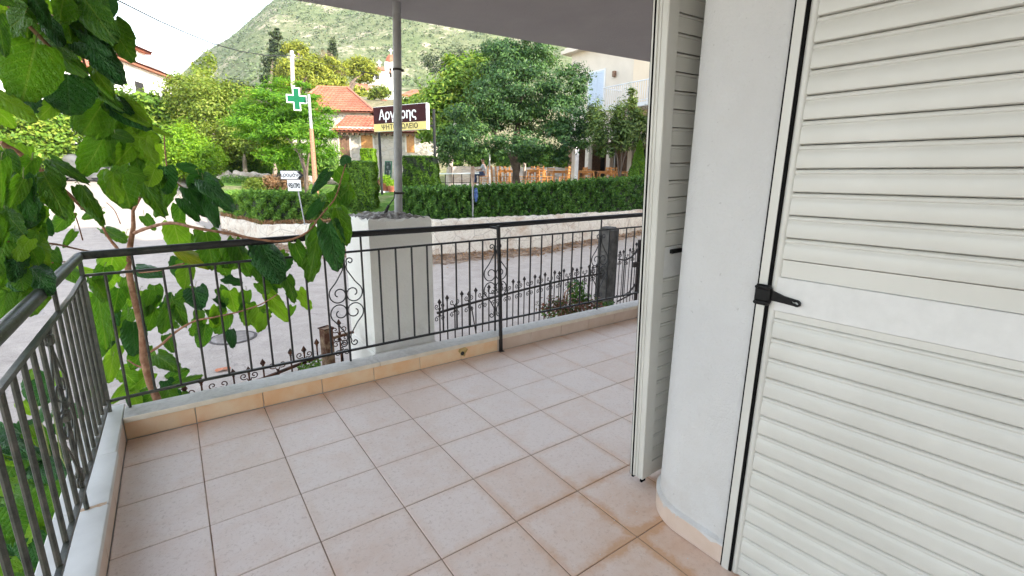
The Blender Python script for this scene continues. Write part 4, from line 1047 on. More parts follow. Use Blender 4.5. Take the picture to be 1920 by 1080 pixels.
# ---- clipped columns
def clipped(label, u0, u1, vtop, dep, taper, n, size, mat='thuja', vbase=400, seed=1, name='clipped_thuja', cone=False, group=None):
    c = at((u0 + u1) / 2, vtop, dep); hw = (u1 - u0) / 2 * dep / FPX
    base = ground_at((u0 + u1) / 2, dep); zt_ = c.z; h = zt_ - base.z
    rs = np.random.default_rng(seed)
    t = rs.random(n); face = rs.integers(0, 5, n)
    s1 = rs.uniform(-1, 1, n); dpt = 1 - np.abs(rs.normal(0, .07, n))
    wz = (1 - taper * t)
    if cone: wz = np.clip(1.02 - t ** 1.35, .03, 1) * (.75 + .25 * np.clip(t * 6, 0, 1)); an = rs.uniform(0, 2 * np.pi, n); X_ = np.cos(an) * dpt * wz; Y_ = np.sin(an) * dpt * wz; Z_ = t
    else:
        top = face == 4
        X_ = np.where(face == 0, dpt, np.where(face == 1, -dpt, s1)) * wz; Y_ = np.where(face == 2, dpt, np.where(face == 3, -dpt, rs.uniform(-1, 1, n))) * wz
        Y_ = np.where(face < 2, s1 * wz, Y_)
        Z_ = np.where(top, 1 - np.abs(rs.normal(0, .03, n)), t)
        X_ = np.where(top, X_ / wz * (1 - taper), X_); Y_ = np.where(top, Y_ / wz * (1 - taper), Y_)
    nx_ = np.c_[X_, Y_, (Z_ > .97) * 1.0]
    lump = 1 + .05 * np.sin(Z_ * 21 + X_ * 5) + .04 * np.sin(X_ * 17 + Z_ * 9)
    P = np.c_[X_ * hw * lump, Y_ * hw * lump, Z_ * h]
    P = P @ Fm + np.array(base); Nn = nx_ @ Fm + np.array([0, 0, .5])
    V, F = leaf_quads(P, size, .4, Nn, .5, rs)
    e = empty(name, base, 0, label, 'hedge' if not cone else 'tree', group)
    link_mesh('foliage', np_mesh('foliage', V, F, M[mat]), e)
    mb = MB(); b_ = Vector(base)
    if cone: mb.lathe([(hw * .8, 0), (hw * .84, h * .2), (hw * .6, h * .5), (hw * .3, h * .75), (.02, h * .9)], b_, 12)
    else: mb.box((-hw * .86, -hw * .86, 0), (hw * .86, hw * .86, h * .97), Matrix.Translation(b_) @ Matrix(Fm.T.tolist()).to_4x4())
    mb.build('dark_core', M['core'], e); return e  # solid filler in the dark inner-shade colour
clipped('clipped green column of thuja left of the restaurant sign, nearest the lawn', 648, 702, 303, 14.6, .05, 16000, .045, seed=21)
clipped('clipped flat-topped green thuja block tapering upwards, right of the grey steel pole', 758, 822, 294, 14.8, .14, 20000, .045, seed=22)
clipped('small bright clipped column behind the left post of the restaurant sign', 681, 706, 280, 21.5, .04, 6000, .055, 'lime', seed=23)
clipped('cone-shaped dark green thuja at the right end of the long hedge', 1170, 1221, 264, 17.2, 0, 15000, .045, 'thuja', seed=24, name='conical_thuja', cone=True)

# ---- trees
L = [blob(960, 180, 20, 85, 66, 1.8), blob(895, 215, 19.5, 55, 42, 1.4), blob(1030, 210, 19.5, 62, 50, 1.4), blob(965, 120, 20.5, 58, 34, 1.2), blob(895, 268, 18.5, 52, 20, 1.1), blob(975, 270, 18.5, 60, 22, 1.1), blob(1055, 262, 19, 46, 30, 1.1), blob(1000, 98, 21, 60, 26, 1.2), blob(1075, 160, 20.5, 32, 38, 1.0), blob(945, 100, 21, 40, 22, 1.0), blob(1085, 232, 19, 40, 22, .9), blob(862, 255, 18.8, 26, 18, .7), blob(1050, 298, 18.6, 20, 10, .5), blob(990, 296, 18.5, 24, 9, .5)]
b = ground_at(968, 20.5)
tree('locust_tree', 'large dark green spreading tree with drooping branches shading the restaurant terrace', 'tree', L, 52000, .072, 'bigtree', b, [at(968, 190, 20), at(905, 230, 19.5), at(1040, 230, 19.5), at(985, 120, 20.5)], .17, 'bark_dark', aspect=.36, clump=.19, flat=.45, seed=31, nclump=30)
L = [blob(845, 205, 22.5, 55, 55, 1.5), blob(825, 235, 22, 35, 38, 1), blob(880, 140, 23, 45, 45, 1.2)]
b = ground_at(843, 20.5)
tree('yellow_green_tree', 'yellow-green tree with pale limewashed trunk left of the large dark tree', 'tree', L, 15000, .11, 'vine', b, [at(845, 215, 22), at(870, 180, 22.5)], .16, 'limewash_bark', aspect=.45, clump=.2, flat=.6, seed=32)
L = [blob(1160, 256, 17.8, 44, 20, .9), blob(1178, 220, 17.5, 28, 32, .7), blob(1182, 186, 17.5, 10, 22, .3), blob(1132, 245, 17.5, 28, 30, .7), blob(1203, 245, 17.5, 16, 28, .5), blob(1117, 212, 17.6, 14, 24, .4), blob(1135, 283, 17.6, 20, 8, .4)]
b = ground_at(1162, 17.6)
tree('bay_tree', 'small dark leafy tree in front of the cream building with thin stem', 'tree', L, 8000, .08, 'olive', b, [at(1170, 230, 17.5), at(1135, 235, 17.5), at(1195, 235, 17.5)], .045, 'bark_dark', aspect=.32, clump=.2, flat=1.3, seed=33, upbias=.9, nclump=16)
L = [blob(838, 275, 19, 20, 28, .5)]
tree('grey_shrub', 'small grey-green shrub hanging beside the pale tree trunk', 'shrub', L, 2500, .06, 'bigtree', Vector(L[0][0]) - Vector((0, 0, .6)), None, aspect=.4, clump=.3, seed=34)

# left group
L = [blob(400, 205, 27, 62, 62, 2.0), blob(360, 190, 28, 45, 45, 1.5), blob(450, 215, 27, 45, 55, 1.5), blob(415, 265, 26.5, 55, 38, 1.5), blob(385, 160, 28, 28, 30, .9), blob(470, 265, 26.5, 38, 40, 1.2)]
b = ground_at(414, 26)
tree('garden_tree', 'broad olive-green tree with faded reddish leaves, left of the bright feathery tree', 'tree', L, 34000, .085, 'tree_olive', b, [at(405, 230, 26.8), at(370, 200, 27.5)], .2, 'limewash_bark', seed=41, clump=.16, flat=.8, nclump=60)
for u_, d_, lb_ in ((460, 26, 'pale tree trunk second from the left on the garden bank'), (516, 25, 'short pale tree trunk behind the direction sign')):
    b = ground_at(u_, d_); mb = MB(); top_ = at(u_ - 5, 262, d_ + .3)
    e = empty('tree_trunk', b, 0, lb_, 'tree'); trunk_mb(b, [top_, at(u_ + 22, 238, d_ + .8)], .13, seed=int(u_)).build('trunk', M['bark_pale'], e, smooth=True)
    V, F = crown([blob(u_ - 2, 262, d_ + .3, 32, 24, .9)], 3500, .09, clump=.25, seed=int(u_)); link_mesh('crown', np_mesh('crown', V, F, M['tree_olive']), e)
L = [blob(530, 215, 20.5, 62, 50, 1.5), blob(500, 250, 20.5, 52, 45, 1.3), blob(560, 250, 20, 55, 45, 1.3), blob(545, 185, 21, 60, 34, 1.2), blob(600, 270, 19.5, 36, 35, .9), blob(470, 225, 21, 38, 35, 1.0), blob(585, 215, 20.5, 40, 38, 1.0), blob(525, 295, 20, 45, 20, .9)]
b = ground_at(574, 18.5)
tree('feathery_tree', 'bright green feathery tree with layered fronds around the pharmacy cross', 'tree', L, 36000, .075, 'jac', b, [at(560, 250, 19.8), at(520, 240, 20.3), at(595, 250, 19.6)], .075, 'bark_dark', aspect=.3, clump=.20, flat=.28, seed=42, nclump=34, upbias=1.0)
L = [blob(358, 285, 24, 52, 45, 1.3), blob(385, 300, 23.5, 34, 30, .9), blob(330, 300, 24, 30, 30, .9)]
tree('round_shrub', 'rounded bright yellow-green bush left of the pale trunks', 'shrub', L, 17000, .075, 'lime', ground_at(358, 24), None, clump=.16, seed=43, nclump=50, aspect=.35)
L = [blob(245, 215, 27, 65, 42, 1.5), blob(200, 225, 27, 40, 45, 1.3), blob(300, 225, 28, 50, 40, 1.3), blob(215, 270, 26, 50, 30, 1), blob(285, 280, 27, 50, 40, 1.3)]
tree('leafy_tree', 'round-leaved green tree below the long white building', 'tree', L, 22000, .13, 'vine', ground_at(250, 28), [at(245, 215, 27), at(290, 225, 28)], .15, 'bark_dark', clump=.18, seed=44, aspect=.6, nclump=50)
L = [blob(70, 245, 26, 75, 48, 1.6), blob(20, 265, 25, 60, 50, 1.5), blob(-60, 250, 24, 70, 60, 1.6), blob(110, 270, 26, 40, 32, 1), blob(30, 300, 24.5, 70, 26, 1), blob(-150, 240, 24, 80, 70, 1.5)]
tree('vine_thicket', 'yellowish green vine thicket climbing the bank behind the covered car', 'shrub', L, 30000, .12, 'vine', ground_at(40, 31), None, clump=.16, seed=45, aspect=.6, nclump=60)
L = [blob(390, 115, 29, 9, 16, .4), blob(376, 130, 29, 10, 12, .4)]
tree('young_twig_tree', 'sparse thin-leaved treetop poking above the olive-green tree against the sky', 'tree', L, 260, .13, 'tree_olive', ground_at(385, 29), [at(390, 112, 29), at(376, 125, 29)], .05, 'bark_dark', clump=.5, seed=46)
# dark undergrowth hedges behind the trunks
for q, (us_, d_, vt, hw, mt, lb_) in enumerate([((430, 470, 510, 555), 28, 300, 30, 'hedge_bright', 'dark green ivy-like hedge behind the pale tree trunks'), ((590, 615), 24, 300, 22, 'hedge_bright', 'patch of green shrubs behind the brown sign pole')]):
    L = [blob(u_, 312, d_, hw, 26, .8) for u_ in us_]
    tree('hedge', lb_, 'hedge', L, 6000 * len(us_), .07, mt, ground_at(us_[0], d_), None, clump=.2, seed=50 + q, nclump=30, aspect=.4)
# low bushes and weeds on the bank
for q, (u_, v_, d_, ru, rv, mt, lb_) in enumerate([(520, 345, 20, 26, 13, 'litter', 'dry brownish low bush behind the direction sign, left of its post'), (485, 348, 20, 24, 11, 'tree_olive', 'low mixed bush on the lawn edge, leftmost of the low bushes'), (555, 338, 20.5, 18, 12, 'litter', 'dry low bush between the sign and the brown pole'), (440, 345, 22, 30, 12, 'hedge_bright', 'low green plants under the leftmost pale trunk')]):
    tree('low_bush', lb_, 'shrub', [blob(u_, v_, d_, ru, rv, .4)], 3500, .055, mt, ground_at(u_, d_), None, clump=.25, seed=60 + q, aspect=.3)
# pale rocks edging the bank
rkm = []
for s_ in range(4):
    bm = bmesh.new(); bmesh.ops.create_icosphere(bm, subdivisions=2, radius=1); rs = random.Random(s_)
    for v_ in bm.verts: v_.co *= 1 + rs.uniform(-.18, .18)
    me = bpy.data.meshes.new('rock'); bm.to_mesh(me); bm.free(); me.materials.append(M['rock']); rkm.append(me)
rs = random.Random(4)
for q in range(26):
    u_ = 420 + q * 8.2 + rs.uniform(-4, 4); d_ = 23.2 + rs.uniform(-.6, .9); p = ground_at(u_, d_)
    if 585 < u_ < 600: continue
    o = link_mesh('rock', rkm[q % 4]); s_ = rs.uniform(.14, .32); o.scale = (s_ * 1.4, s_, s_ * .8); o.location = (p.x, p.y, p.z + s_ * .3); o.rotation_euler = (rs.random(), 0, rs.random() * 6)
    tag(o, 'pale rock in the row of rocks edging the garden bank', 'rock', 'pale rocks edging the garden bank')
# background trees on the rising ground
def gbase(u, d, h=0): return ground_at(u, d)
L = [blob(517, 66, 62, 8, 12, .8), blob(519, 88, 62, 13, 16, 1.1), blob(517, 115, 62, 17, 22, 1.4), blob(514, 150, 62, 17, 24, 1.4)]
tree('tall_cypress', 'tall ragged dark cypress standing against the hillside and sky, left of the utility pole', 'tree', L, 12000, .16, 'cypress', gbase(519, 62), [at(519, 80, 62)], .25, 'bark_dark', clump=.25, flat=.35, seed=71)
L = [blob(556, 92, 50, 20, 13, 1.4), blob(552, 132, 48, 30, 20, 2), blob(592, 112, 50, 24, 14, 1.5), blob(580, 145, 48, 45, 25, 2), blob(620, 140, 50, 25, 28, 1.5), blob(548, 158, 48, 34, 16, 1.5)]
tree('stone_pine', 'large bright yellow-green pine behind the wooden utility pole', 'tree', L, 20000, .17, 'pine', gbase(570, 48), [at(560, 100, 49), at(600, 120, 49)], .3, 'bark_dark', clump=.18, flat=.6, seed=72, aspect=.3)
L = [blob(624, 85, 66, 4, 16, .4), blob(624, 105, 66, 6.5, 20, .5), blob(624, 130, 66, 7, 20, .5)]
tree('slim_cypress', 'slim pointed cypress rising behind the pines', 'tree', L, 2500, .15, 'cypress', gbase(624, 66), [at(624, 90, 66)], .2, 'bark_dark', clump=.3, seed=73)
L = [blob(611, 125, 52, 16, 20, 1), blob(632, 145, 52, 12, 22, .9), blob(618, 160, 52, 10, 14, .7)]
tree('withered_tree', 'withered grey-brown tree with bare hanging twigs beside the slim cypress', 'tree', L, 3800, .16, 'brown', gbase(620, 52), [at(608, 110, 52), at(620, 112, 52), at(632, 125, 52)], .18, 'bark_pale', clump=.3, flat=1.6, seed=74, aspect=.12, upbias=0)
L = [blob(672, 122, 56, 27, 15, 1.4), blob(690, 132, 56, 20, 12, 1.2), blob(655, 132, 56, 18, 12, 1.2), blob(680, 145, 56, 20, 10, 1.1)]
tree('leaning_pine', 'round-topped bright pine with dark leaning trunk in front of the church', 'tree', L, 9000, .16, 'pine', gbase(658, 56), [at(672, 130, 56), at(688, 135, 56)], .3, 'bark_dark', clump=.2, flat=.5, seed=75, aspect=.3)
L = [blob(712, 172, 60, 20, 9, 1), blob(695, 180, 60, 10, 6, .7)]
tree('churchyard_shrub', 'olive-green bushes on the slope below the church', 'shrub', L, 3000, .14, 'tree_olive', gbase(712, 60), None, seed=76)
L = [blob(765, 210, 36, 20, 22, 1), blob(800, 205, 36, 25, 26, 1.2), blob(780, 190, 42, 14, 12, .8)]
tree('green_shrub', 'light green leafy bushes behind the right half of the restaurant sign', 'shrub', L, 8000, .12, 'vine', gbase(780, 36), None, seed=77)
for q, (u_, v_, d_, ru, rv) in enumerate([(450, 180, 75, 40, 22), (380, 190, 80, 45, 20), (660, 178, 75, 30, 12), (850, 120, 120, 60, 30)]):
    tree('hillside_tree', ['dense trees at the hill foot left of the tall cypress', 'dense trees at the far left hill foot', 'small trees at the hill foot left of the white houses', 'dark trees on the slope behind the large terrace tree'][q], 'tree', [blob(u_, v_, d_, ru, rv, 2), blob(u_ + ru * .6, v_ + 6, d_, ru * .6, rv * .8, 2)], 5000, .3, 'cypress' if q != 2 else 'pine', gbase(u_, d_), [at(u_, v_, d_)], .3, 'bark_dark', seed=80 + q)
# scrub clumps over the hillside (a mass nobody could count)
n = 6000; rs = np.random.default_rng(8); aa = rs.uniform(az_of(380), az_of(1050), n); dd_ = 150 + 280 * rs.random(n) ** .7
zz_ = upper_z(aa, dd_); kf = np.clip((dd_ - 150) / 150, 0, 1) * np.clip((440 - dd_) / 60, 0, 1)
xx_ = CX + dd_ * np.sin(np.radians(aa)); yy_ = CY + dd_ * np.cos(np.radians(aa)); zz_ = zz_ + kf * (3.5 * far_noise(xx_, yy_, 28) + 1.4 * far_noise(xx_ + 40, yy_, 9))
P = np.repeat(np.c_[xx_, yy_, zz_], 5, 0) + rs.normal(0, .55, (n * 5, 3)) + np.array([0, 0, .5])
V, F = leaf_quads(P, .5, .8, np.array([[0, -.3, 1.0]]), .6, rs)
M['scrub'] = leaf_mat('scrub', [(.07, .10, .04), (.10, .14, .055), (.13, .17, .07), (.16, .19, .09)], .1)
tag(link_mesh('hillside_scrub', np_mesh('hillside_scrub', V, F, M['scrub'])), 'grey-green scrub covering the hillside', 'scrub', kind='stuff')

# ================================================================== BUILDINGS
def onX(u, v, x):
    r = ray(u, v); return CAMP + r * ((x - CAMP.x) / r.x)
# --- cream building with restaurant on the right
BX = 20.0; yl = onX(1064, 330, BX).y; yr = 3.0; GZ = .93; zr = onX(1070, 103, BX).z; zb2 = onX(1225, 204, BX).z; zo = 3.35
rb = empty('cream_building', (BX, (yl + yr) / 2, GZ), 0, 'cream two-storey building with pale blue shutters and balcony above the restaurant', 'building')
yc = onX(1186, 250, BX).y
mb = MB(); mb.box((BX, yc, zo), (BX + 9, yl, zr)); mb.build('upper_wall', M['wall_cream'], rb)
mb = MB(); mb.box((BX - .25, yr, zo), (BX + 9, yc - .003, zr - .3)); mb.build('upper_wall', M['wall_peach'], rb)
mb = MB(); mb.box((BX - .45, yc + .01, zr), (BX + 9.3, yl + .45, zr + .18)); mb.box((BX - .30, yc + .01, zr + .18), (BX + 9.2, yl + .3, zr + .32)); mb.build('cornice', M['wall_cream'], rb)
mb = MB(); mb.box((BX + 2.6, yr, GZ), (BX + 2.7, yl, zo)); mb.box((BX, yl - .3, GZ), (BX + 3, yl, zo - .002)); mb.box((BX, yr, GZ), (BX + 3, yr + .3, zo - .002)); mb.build('ground_floor_back_wall', M['wood_dark'], rb)
for q, u_ in enumerate([1100, 1140, 1180]):
    y_ = onX(u_, 300, BX).y; MB().box((BX + .0, y_ - .14, GZ), (BX + .28, y_ + .14, zo - .003)).build('pier', M['wall_cream'], rb)
for q, (ua, ub) in enumerate([(1104, 1135), (1144, 1152), (1185, 1215)]):
    ya, yb_ = onX(ua, 300, BX + 2.4).y, onX(ub, 300, BX + 2.4).y
    f = MB().box((BX + 2.45, yb_, GZ), (BX + 2.55, ya, GZ + 2.1)).build('doorway', M['dark'], rb)
    g = MB(); g.box((BX + 2.40, yb_ - .05, GZ), (BX + 2.449, yb_ + .04, GZ + 2.15)); g.box((BX + 2.40, ya - .04, GZ), (BX + 2.449, ya + .05, GZ + 2.15)); g.build('door_frame', M['paintwhite'] if q == 1 else M['wood_dark'], rb)
mb = MB(); mb.slab((BX - 1.6, yr, zo - .35), (BX, yr, zo - .05), (BX, yc + 1.2, zo - .05), (BX - 1.6, yc + 1.2, zo - .35), .04); mb.box((BX - 1.62, yr, zo - .52), (BX - 1.6, yc + 1.2, zo - .35)); mb.build('awning', M['awning'], rb)
def shut(u0, u1, vt, vb, nleaf, x=BX, zb_=None):
    p0 = onX(u0, vt, x); p1 = onX(u1, vt, x); z1 = p0.z; z0 = zb_ if zb_ is not None else onX(u0, vb, x).z
    y0, y1 = p1.y, p0.y; fr = MB(); t_ = .07
    fr.box((x - .05, y0 - t_, z0 - .05), (x - .002, y0, z1 + t_)); fr.box((x - .05, y1, z0 - .05), (x - .002, y1 + t_, z1 + t_)); fr.box((x - .05, y0, z1), (x - .002, y1, z1 + t_))
    w_ = fr.build('window', M['paintwhite'], rb)
    for q in range(nleaf):
        a_ = y0 + (y1 - y0) * q / nleaf + .015; b_ = y0 + (y1 - y0) * (q + 1) / nleaf - .015
        mb = MB(); mb.box((x - .05, a_, z0), (x - .02, a_ + .06, z1 - .01)); mb.box((x - .05, b_ - .06, z0), (x - .02, b_, z1 - .01)); mb.box((x - .05, a_ + .06, z1 - .08), (x - .02, b_ - .06, z1 - .01)); mb.box((x - .05, a_ + .06, z0), (x - .02, b_ - .06, z0 + .08))
        k_ = z0 + .1
        while k_ < z1 - .12:
            mb.slab((x - .045, a_ + .06, k_), (x - .045, b_ - .06, k_), (x - .022, b_ - .06, k_ + .07), (x - .022, a_ + .06, k_ + .07), .008); k_ += .085
        mb.box((x - .018, a_, z0), (x - .004, b_, z1 - .01)); mb.build('shutter_leaf', M['shutter_blue'], w_)
shut(1106, 1134, 138, 196, 2, zb_=zb2 + .45)
shut(1222, 1262, 122, 196, 2, x=BX - .25, zb_=zb2 + .2)
# balcony
bs = MB(); bs.box((BX - 1.3, yr, zb2 - .02), (BX - .255, yc + 1.0, zb2 + .16)); bs.box((BX - 1.3, yc + 1.0, zb2 - .02), (BX - .005, onX(1128, 200, BX - 1.3).y, zb2 + .16)); bs.build('balcony_slab', M['paintwhite'], rb)
yb0, yb1 = yr, onX(1128, 200, BX - 1.3).y
mb = MB(); mb.tube([(BX - 1.25, yb0, zb2 + 1.1), (BX - 1.25, yb1, zb2 + 1.1)], .03, 6); mb.tube([(BX - 1.25, yb0, zb2 + .26), (BX - 1.25, yb1, zb2 + .26)], .015, 4); mb.tube([(BX - 1.25, yb1, zb2 + 1.1), (BX, yb1, zb2 + 1.1)], .03, 6)
mb.build('balcony_rail', M['paintwhite'], rb)
k_ = yb0; bm_ = MB().box((-.01, -.01, .1), (.01, .01, 1.1)).mesh('baluster', M['paintwhite'])
while k_ < yb1:
    o = link_mesh('baluster', bm_, rb); o.matrix_parent_inverse = Matrix.Translation(-rb.location); o.location = (BX - 1.25, k_, zb2); k_ += .13
pl_ = onX(1154, 139, BX); lm = MB(); lm.box((BX - .18, pl_.y - .09, pl_.z - .14), (BX - .02, pl_.y + .09, pl_.z + .14), bev=.02); lm.build('wall_lamp', M['wood_dark'], rb)
# terrace paving
mb = MB(); vs = []; A_ = np.linspace(az_of(845), az_of(1400), 40)
for x_ in A_:
    D0 = float(wallD(x_)) + 2.0; vs += [polar(x_, max(D0, 19.0 - (x_ > az_of(1180)) * 1.5), 0), polar(x_, 36, 0)]
for v_ in vs: v_.z = .945
vs = [tuple(v_) for v_ in vs]
mb.add(vs, [(i_ * 2, i_ * 2 + 1, i_ * 2 + 3, i_ * 2 + 2) for i_ in range(39)]); tag(mb.build('terrace', M['paving']), kind='structure')
# posts of the terrace
def post(u, vt, d, r, mat, label, square=False):
    b = ground_at(u, d); b.z = .945; z1 = at(u, vt, d).z; e = empty('terrace_post', b, 0, label, 'post'); mb = MB()
    if square: mb.box((-r, -r, 0), (r, r, z1 - b.z), bev=.01)
    else: mb.tube([(0, 0, 0), (0, 0, z1 - b.z)], r, 10)
    mb.build('shaft', M[mat], e, True, smooth=not square)
    mb = MB(); mb.box((-r * 1.25, -r * 1.25, 0.0), (r * 1.25, r * 1.25, .1), bev=.01); mb.build('base', M[mat], e, True)
post(1077, 275, 22, .12, 'paintwhite', 'thick white square terrace post among the wooden chairs', True)
post(918, 290, 23, .035, 'paintwhite', 'thin white pole in front of the seated person')
post(983, 305, 22, .07, 'limewash_bark', 'pale round post right of the dark tree trunk', False)

# --- ladder back chairs and tables
def make_chair():
    e = empty('taverna_chair'); w_ = .21; sh = .46
    MB().box((-w_, -.20, sh - .03), (w_, .20, sh), bev=.01).build('seat', M['wood'], e, True)
    for sx in (-1, 1):
        mb = MB(); mb.tube([(sx * .19, .19, 0), (sx * .19, .19, sh), (sx * .185, .23, .92)], .019, 6); mb.build('rear_leg', M['wood'], e, True)
        mb = MB(); mb.tube([(sx * .19, -.18, 0), (sx * .19, -.18, sh - .02)], .019, 6); mb.build('front_leg', M['wood'], e, True)
        mb = MB(); mb.tube([(sx * .19, -.18, .2), (sx * .19, .19, .2)], .011, 5); mb.tube([(sx * .19, -.18, .32), (sx * .19, .19, .32)], .011, 5); mb.build('side_rung', M['wood'], e, True)
    mb = MB(); mb.tube([(-.19, -.18, .26), (.19, -.18, .26)], .011, 5); mb.build('front_rung', M['wood'], e, True)
    for z_ in (.58, .71, .84): MB().box((-.185, .195 + (z_ - .46) * .09, z_), (.185, .213 + (z_ - .46) * .09, z_ + .06)).build('back_slat', M['wood'], e, True)
    return e
def make_table():
    e = empty('taverna_table'); MB().box((-.42, -.42, .72), (.42, .42, .75), bev=.008).build('table_top', M['wood'], e, True)
    MB().box((-.37, -.37, .64), (.37, .37, .719)).build('apron', M['wood'], e, True)
    for sx in (-1, 1):
        for sy in (-1, 1): MB().box((sx * .36 - .03, sy * .36 - .03, 0), (sx * .36 + .03, sy * .36 + .03, .639)).build('leg', M['wood'], e, True)
    return e
ch0 = make_chair(); tb0 = make_table(); fc = True; ft = True
FA = math.atan2(RT.y, RT.x)       # heading of the picture's right
chairs = [(908, 23.5, -95, 'wooden chair the person in jeans sits on'), (930, 22.2, 80, None), (938, 22.3, 85, None), (946, 22.4, 80, None), (955, 22.1, 75, None), (963, 24.0, 90, None), (978, 22.8, 85, None),
          (990, 21.6, -80, None), (999, 21.5, -85, None), (1018, 21.4, 90, 'wooden chair with its back to the right of the square table under the tree tips'), (1014, 24.8, 0, None), (1028, 21.5, 85, None), (1035, 25.0, 5, None), (1058, 21.2, -100, 'wooden chair facing right just left of the thick white post'), (1068, 22.6, 175, None),
          (1088, 22.5, -70, 'wooden chair immediately right of the thick white post'), (1106, 22.3, 100, None), (1103, 25.5, 10, None), (1127, 22.3, -110, None), (1134, 22.2, -90, None), (1143, 22.4, 180, None), (1153, 22.0, 95, None), (1165, 22.1, 80, 'wooden chair nearest the cone-shaped thuja on its left side'), (1222, 22, 90, 'wooden chair right of the cone-shaped thuja')]
CHL = {930: 'wooden chair just right of the thin white pole, leftmost of its close row', 938: 'second wooden chair of the close row right of the thin white pole', 946: 'third wooden chair of the close row right of the thin white pole', 955: 'rightmost wooden chair of the close row left of the dark tree trunk',
       963: 'wooden chair half hidden behind the dark tree trunk', 978: 'wooden chair between the dark tree trunk and the pale round post', 990: 'wooden chair just right of the pale round post', 999: 'wooden chair left of the square table, facing it',
       1014: 'wooden chair at the far side of the table under the tree tips', 1028: 'wooden chair close right of the table under the tree tips', 1035: 'wooden chair standing farther back left of the white post', 1068: 'wooden chair turned sideways partly behind the thick white post',
       1106: 'wooden chair right of the table nearest the thick white post', 1103: 'wooden chair farther back behind the table right of the white post', 1127: 'leftmost wooden chair of the group of four before the doorway', 1134: 'second wooden chair of the group of four before the doorway',
       1143: 'third wooden chair of the group before the doorway, seen from its back', 1153: 'fourth wooden chair of the group before the doorway'}
for (u, d, rz, lb_) in chairs:
    o = ch0 if fc else copy_tree(ch0); fc = False
    p = at(u, 333, d); o.location = (p.x, p.y, .946); o.rotation_euler = (0, 0, FA + R(rz + rng.uniform(-8, 8)))
    tag(o, lb_ or CHL[u], 'chair', 'wooden chairs on the restaurant terrace')
for (u, d, lb_) in [(1006, 21.7, 'square wooden table under the drooping tree, left of the white post'), (950, 23.2, 'square wooden table right of the person in jeans'), (1097, 22.6, 'square wooden table right of the thick white post'), (1136, 23.2, 'square wooden table in front of the restaurant doorway'), (1046, 23.5, 'square wooden table behind the white post on its left'), (1160, 23.4, 'square wooden table left of the cone-shaped thuja')]:
    o = tb0 if ft else copy_tree(tb0); ft = False
    p = at(u, 333, d); o.location = (p.x, p.y, .946); o.rotation_euler = (0, 0, FA + R(rng.uniform(-12, 12)))
    tag(o, lb_, 'table', 'wooden tables on the restaurant terrace')
# seated person
def skinned(name, joints, edges, mats, parent, sub=2):
    me = bpy.data.meshes.new(name); me.from_pydata([j[:3] for j in joints], edges, [])
    o = bpy.data.objects.new(name, me); COL.objects.link(o); o.parent = parent
    md = o.modifiers.new('s', 'SKIN'); md.use_smooth_shade = True
    for i_, j in enumerate(joints): me.skin_vertices[0].data[i_].radius = (j[3], j[4] if len(j) > 4 else j[3])
    me.skin_vertices[0].data[0].use_root = True
    s_ = o.modifiers.new('u', 'SUBSURF'); s_.levels = sub; s_.render_levels = sub
    me.materials.append(mats); return o
pp = at(905, 333, 23.5)
pe = empty('person', (pp.x, pp.y, .946), FA + R(-95), 'person in pale shirt and blue jeans sitting on a wooden chair', 'person')
J = [(0, .05, .56, .13, .11), (0, .08, .74, .12, .10), (0, .06, .92, .15, .10), (0, .04, 1.02, .06), (0, .02, 1.10, .055), (0, .0, 1.20, .085, .10), (0, 0, 1.28, .06, .07),
     (.19, .04, .97, .055), (.24, -.06, .76, .042), (.14, -.28, .74, .034), (.11, -.36, .75, .03), (-.19, .04, .97, .055), (-.24, -.06, .76, .042), (-.14, -.28, .74, .034), (-.11, -.36, .75, .03),
     (.10, -.02, .54, .09), (.13, -.40, .53, .075), (.13, -.42, .10, .045), (.13, -.52, .04, .04), (-.10, -.02, .54, .09), (-.13, -.40, .53, .075), (-.13, -.36, .10, .045), (-.13, -.46, .04, .04)]
skinned('body', J, [(0, 1), (1, 2), (2, 3), (3, 4), (4, 5), (5, 6), (2, 7), (7, 8), (8, 9), (9, 10), (2, 11), (11, 12), (12, 13), (13, 14), (0, 15), (15, 16), (16, 17), (17, 18), (0, 19), (19, 20), (20, 21), (21, 22)], M['skin'], pe)
skinned('jeans', [(0, .05, .58, .15, .13), (.10, -.02, .55, .105), (.13, -.40, .54, .09), (.13, -.41, .12, .065), (-.10, -.02, .55, .105), (-.13, -.40, .54, .09), (-.13, -.36, .12, .065)], [(0, 1), (1, 2), (2, 3), (0, 4), (4, 5), (5, 6)], M['jeans'], pe)
skinned('shirt', [(0, .05, .60, .15, .125), (0, .08, .76, .145, .12), (0, .06, .93, .17, .12), (.20, .04, .97, .07), (.24, -.05, .80, .055), (-.20, .04, .97, .07), (-.24, -.05, .80, .055)], [(0, 1), (1, 2), (2, 3), (3, 4), (2, 5), (5, 6)], M['shirt'], pe)
skinned('hair', [(0, .03, 1.22, .095, .10), (0, .02, 1.29, .075, .08)], [(0, 1)], M['hair'], pe)

# black railing with pale top beside the limewashed trunk
e = empty('terrace_railing', at(858, 330, 18.6), 0, 'low black metal railing with pale top rail left of the wooden post', 'railing')
pa, pb_ = at(820, 326, 19.2), at(898, 325, 18.2); zg = gz(pa)
mb = MB(); mb.tube([pa, pb_], .03, 6); mb.build('top_rail', M['paintwhite'], e)
for k_ in range(6):
    p = pa.lerp(pb_, k_ / 5); mb = MB(); mb.tube([p - Vector((0, 0, .02)), (p.x, p.y, gz(p))], .018, 6); mb.build('upright', M['iron'], e)
mb = MB(); mb.tube([pa + Vector((0, 0, -.35)), pb_ + Vector((0, 0, -.35))], .012, 6); mb.build('lower_rail', M['iron'], e)
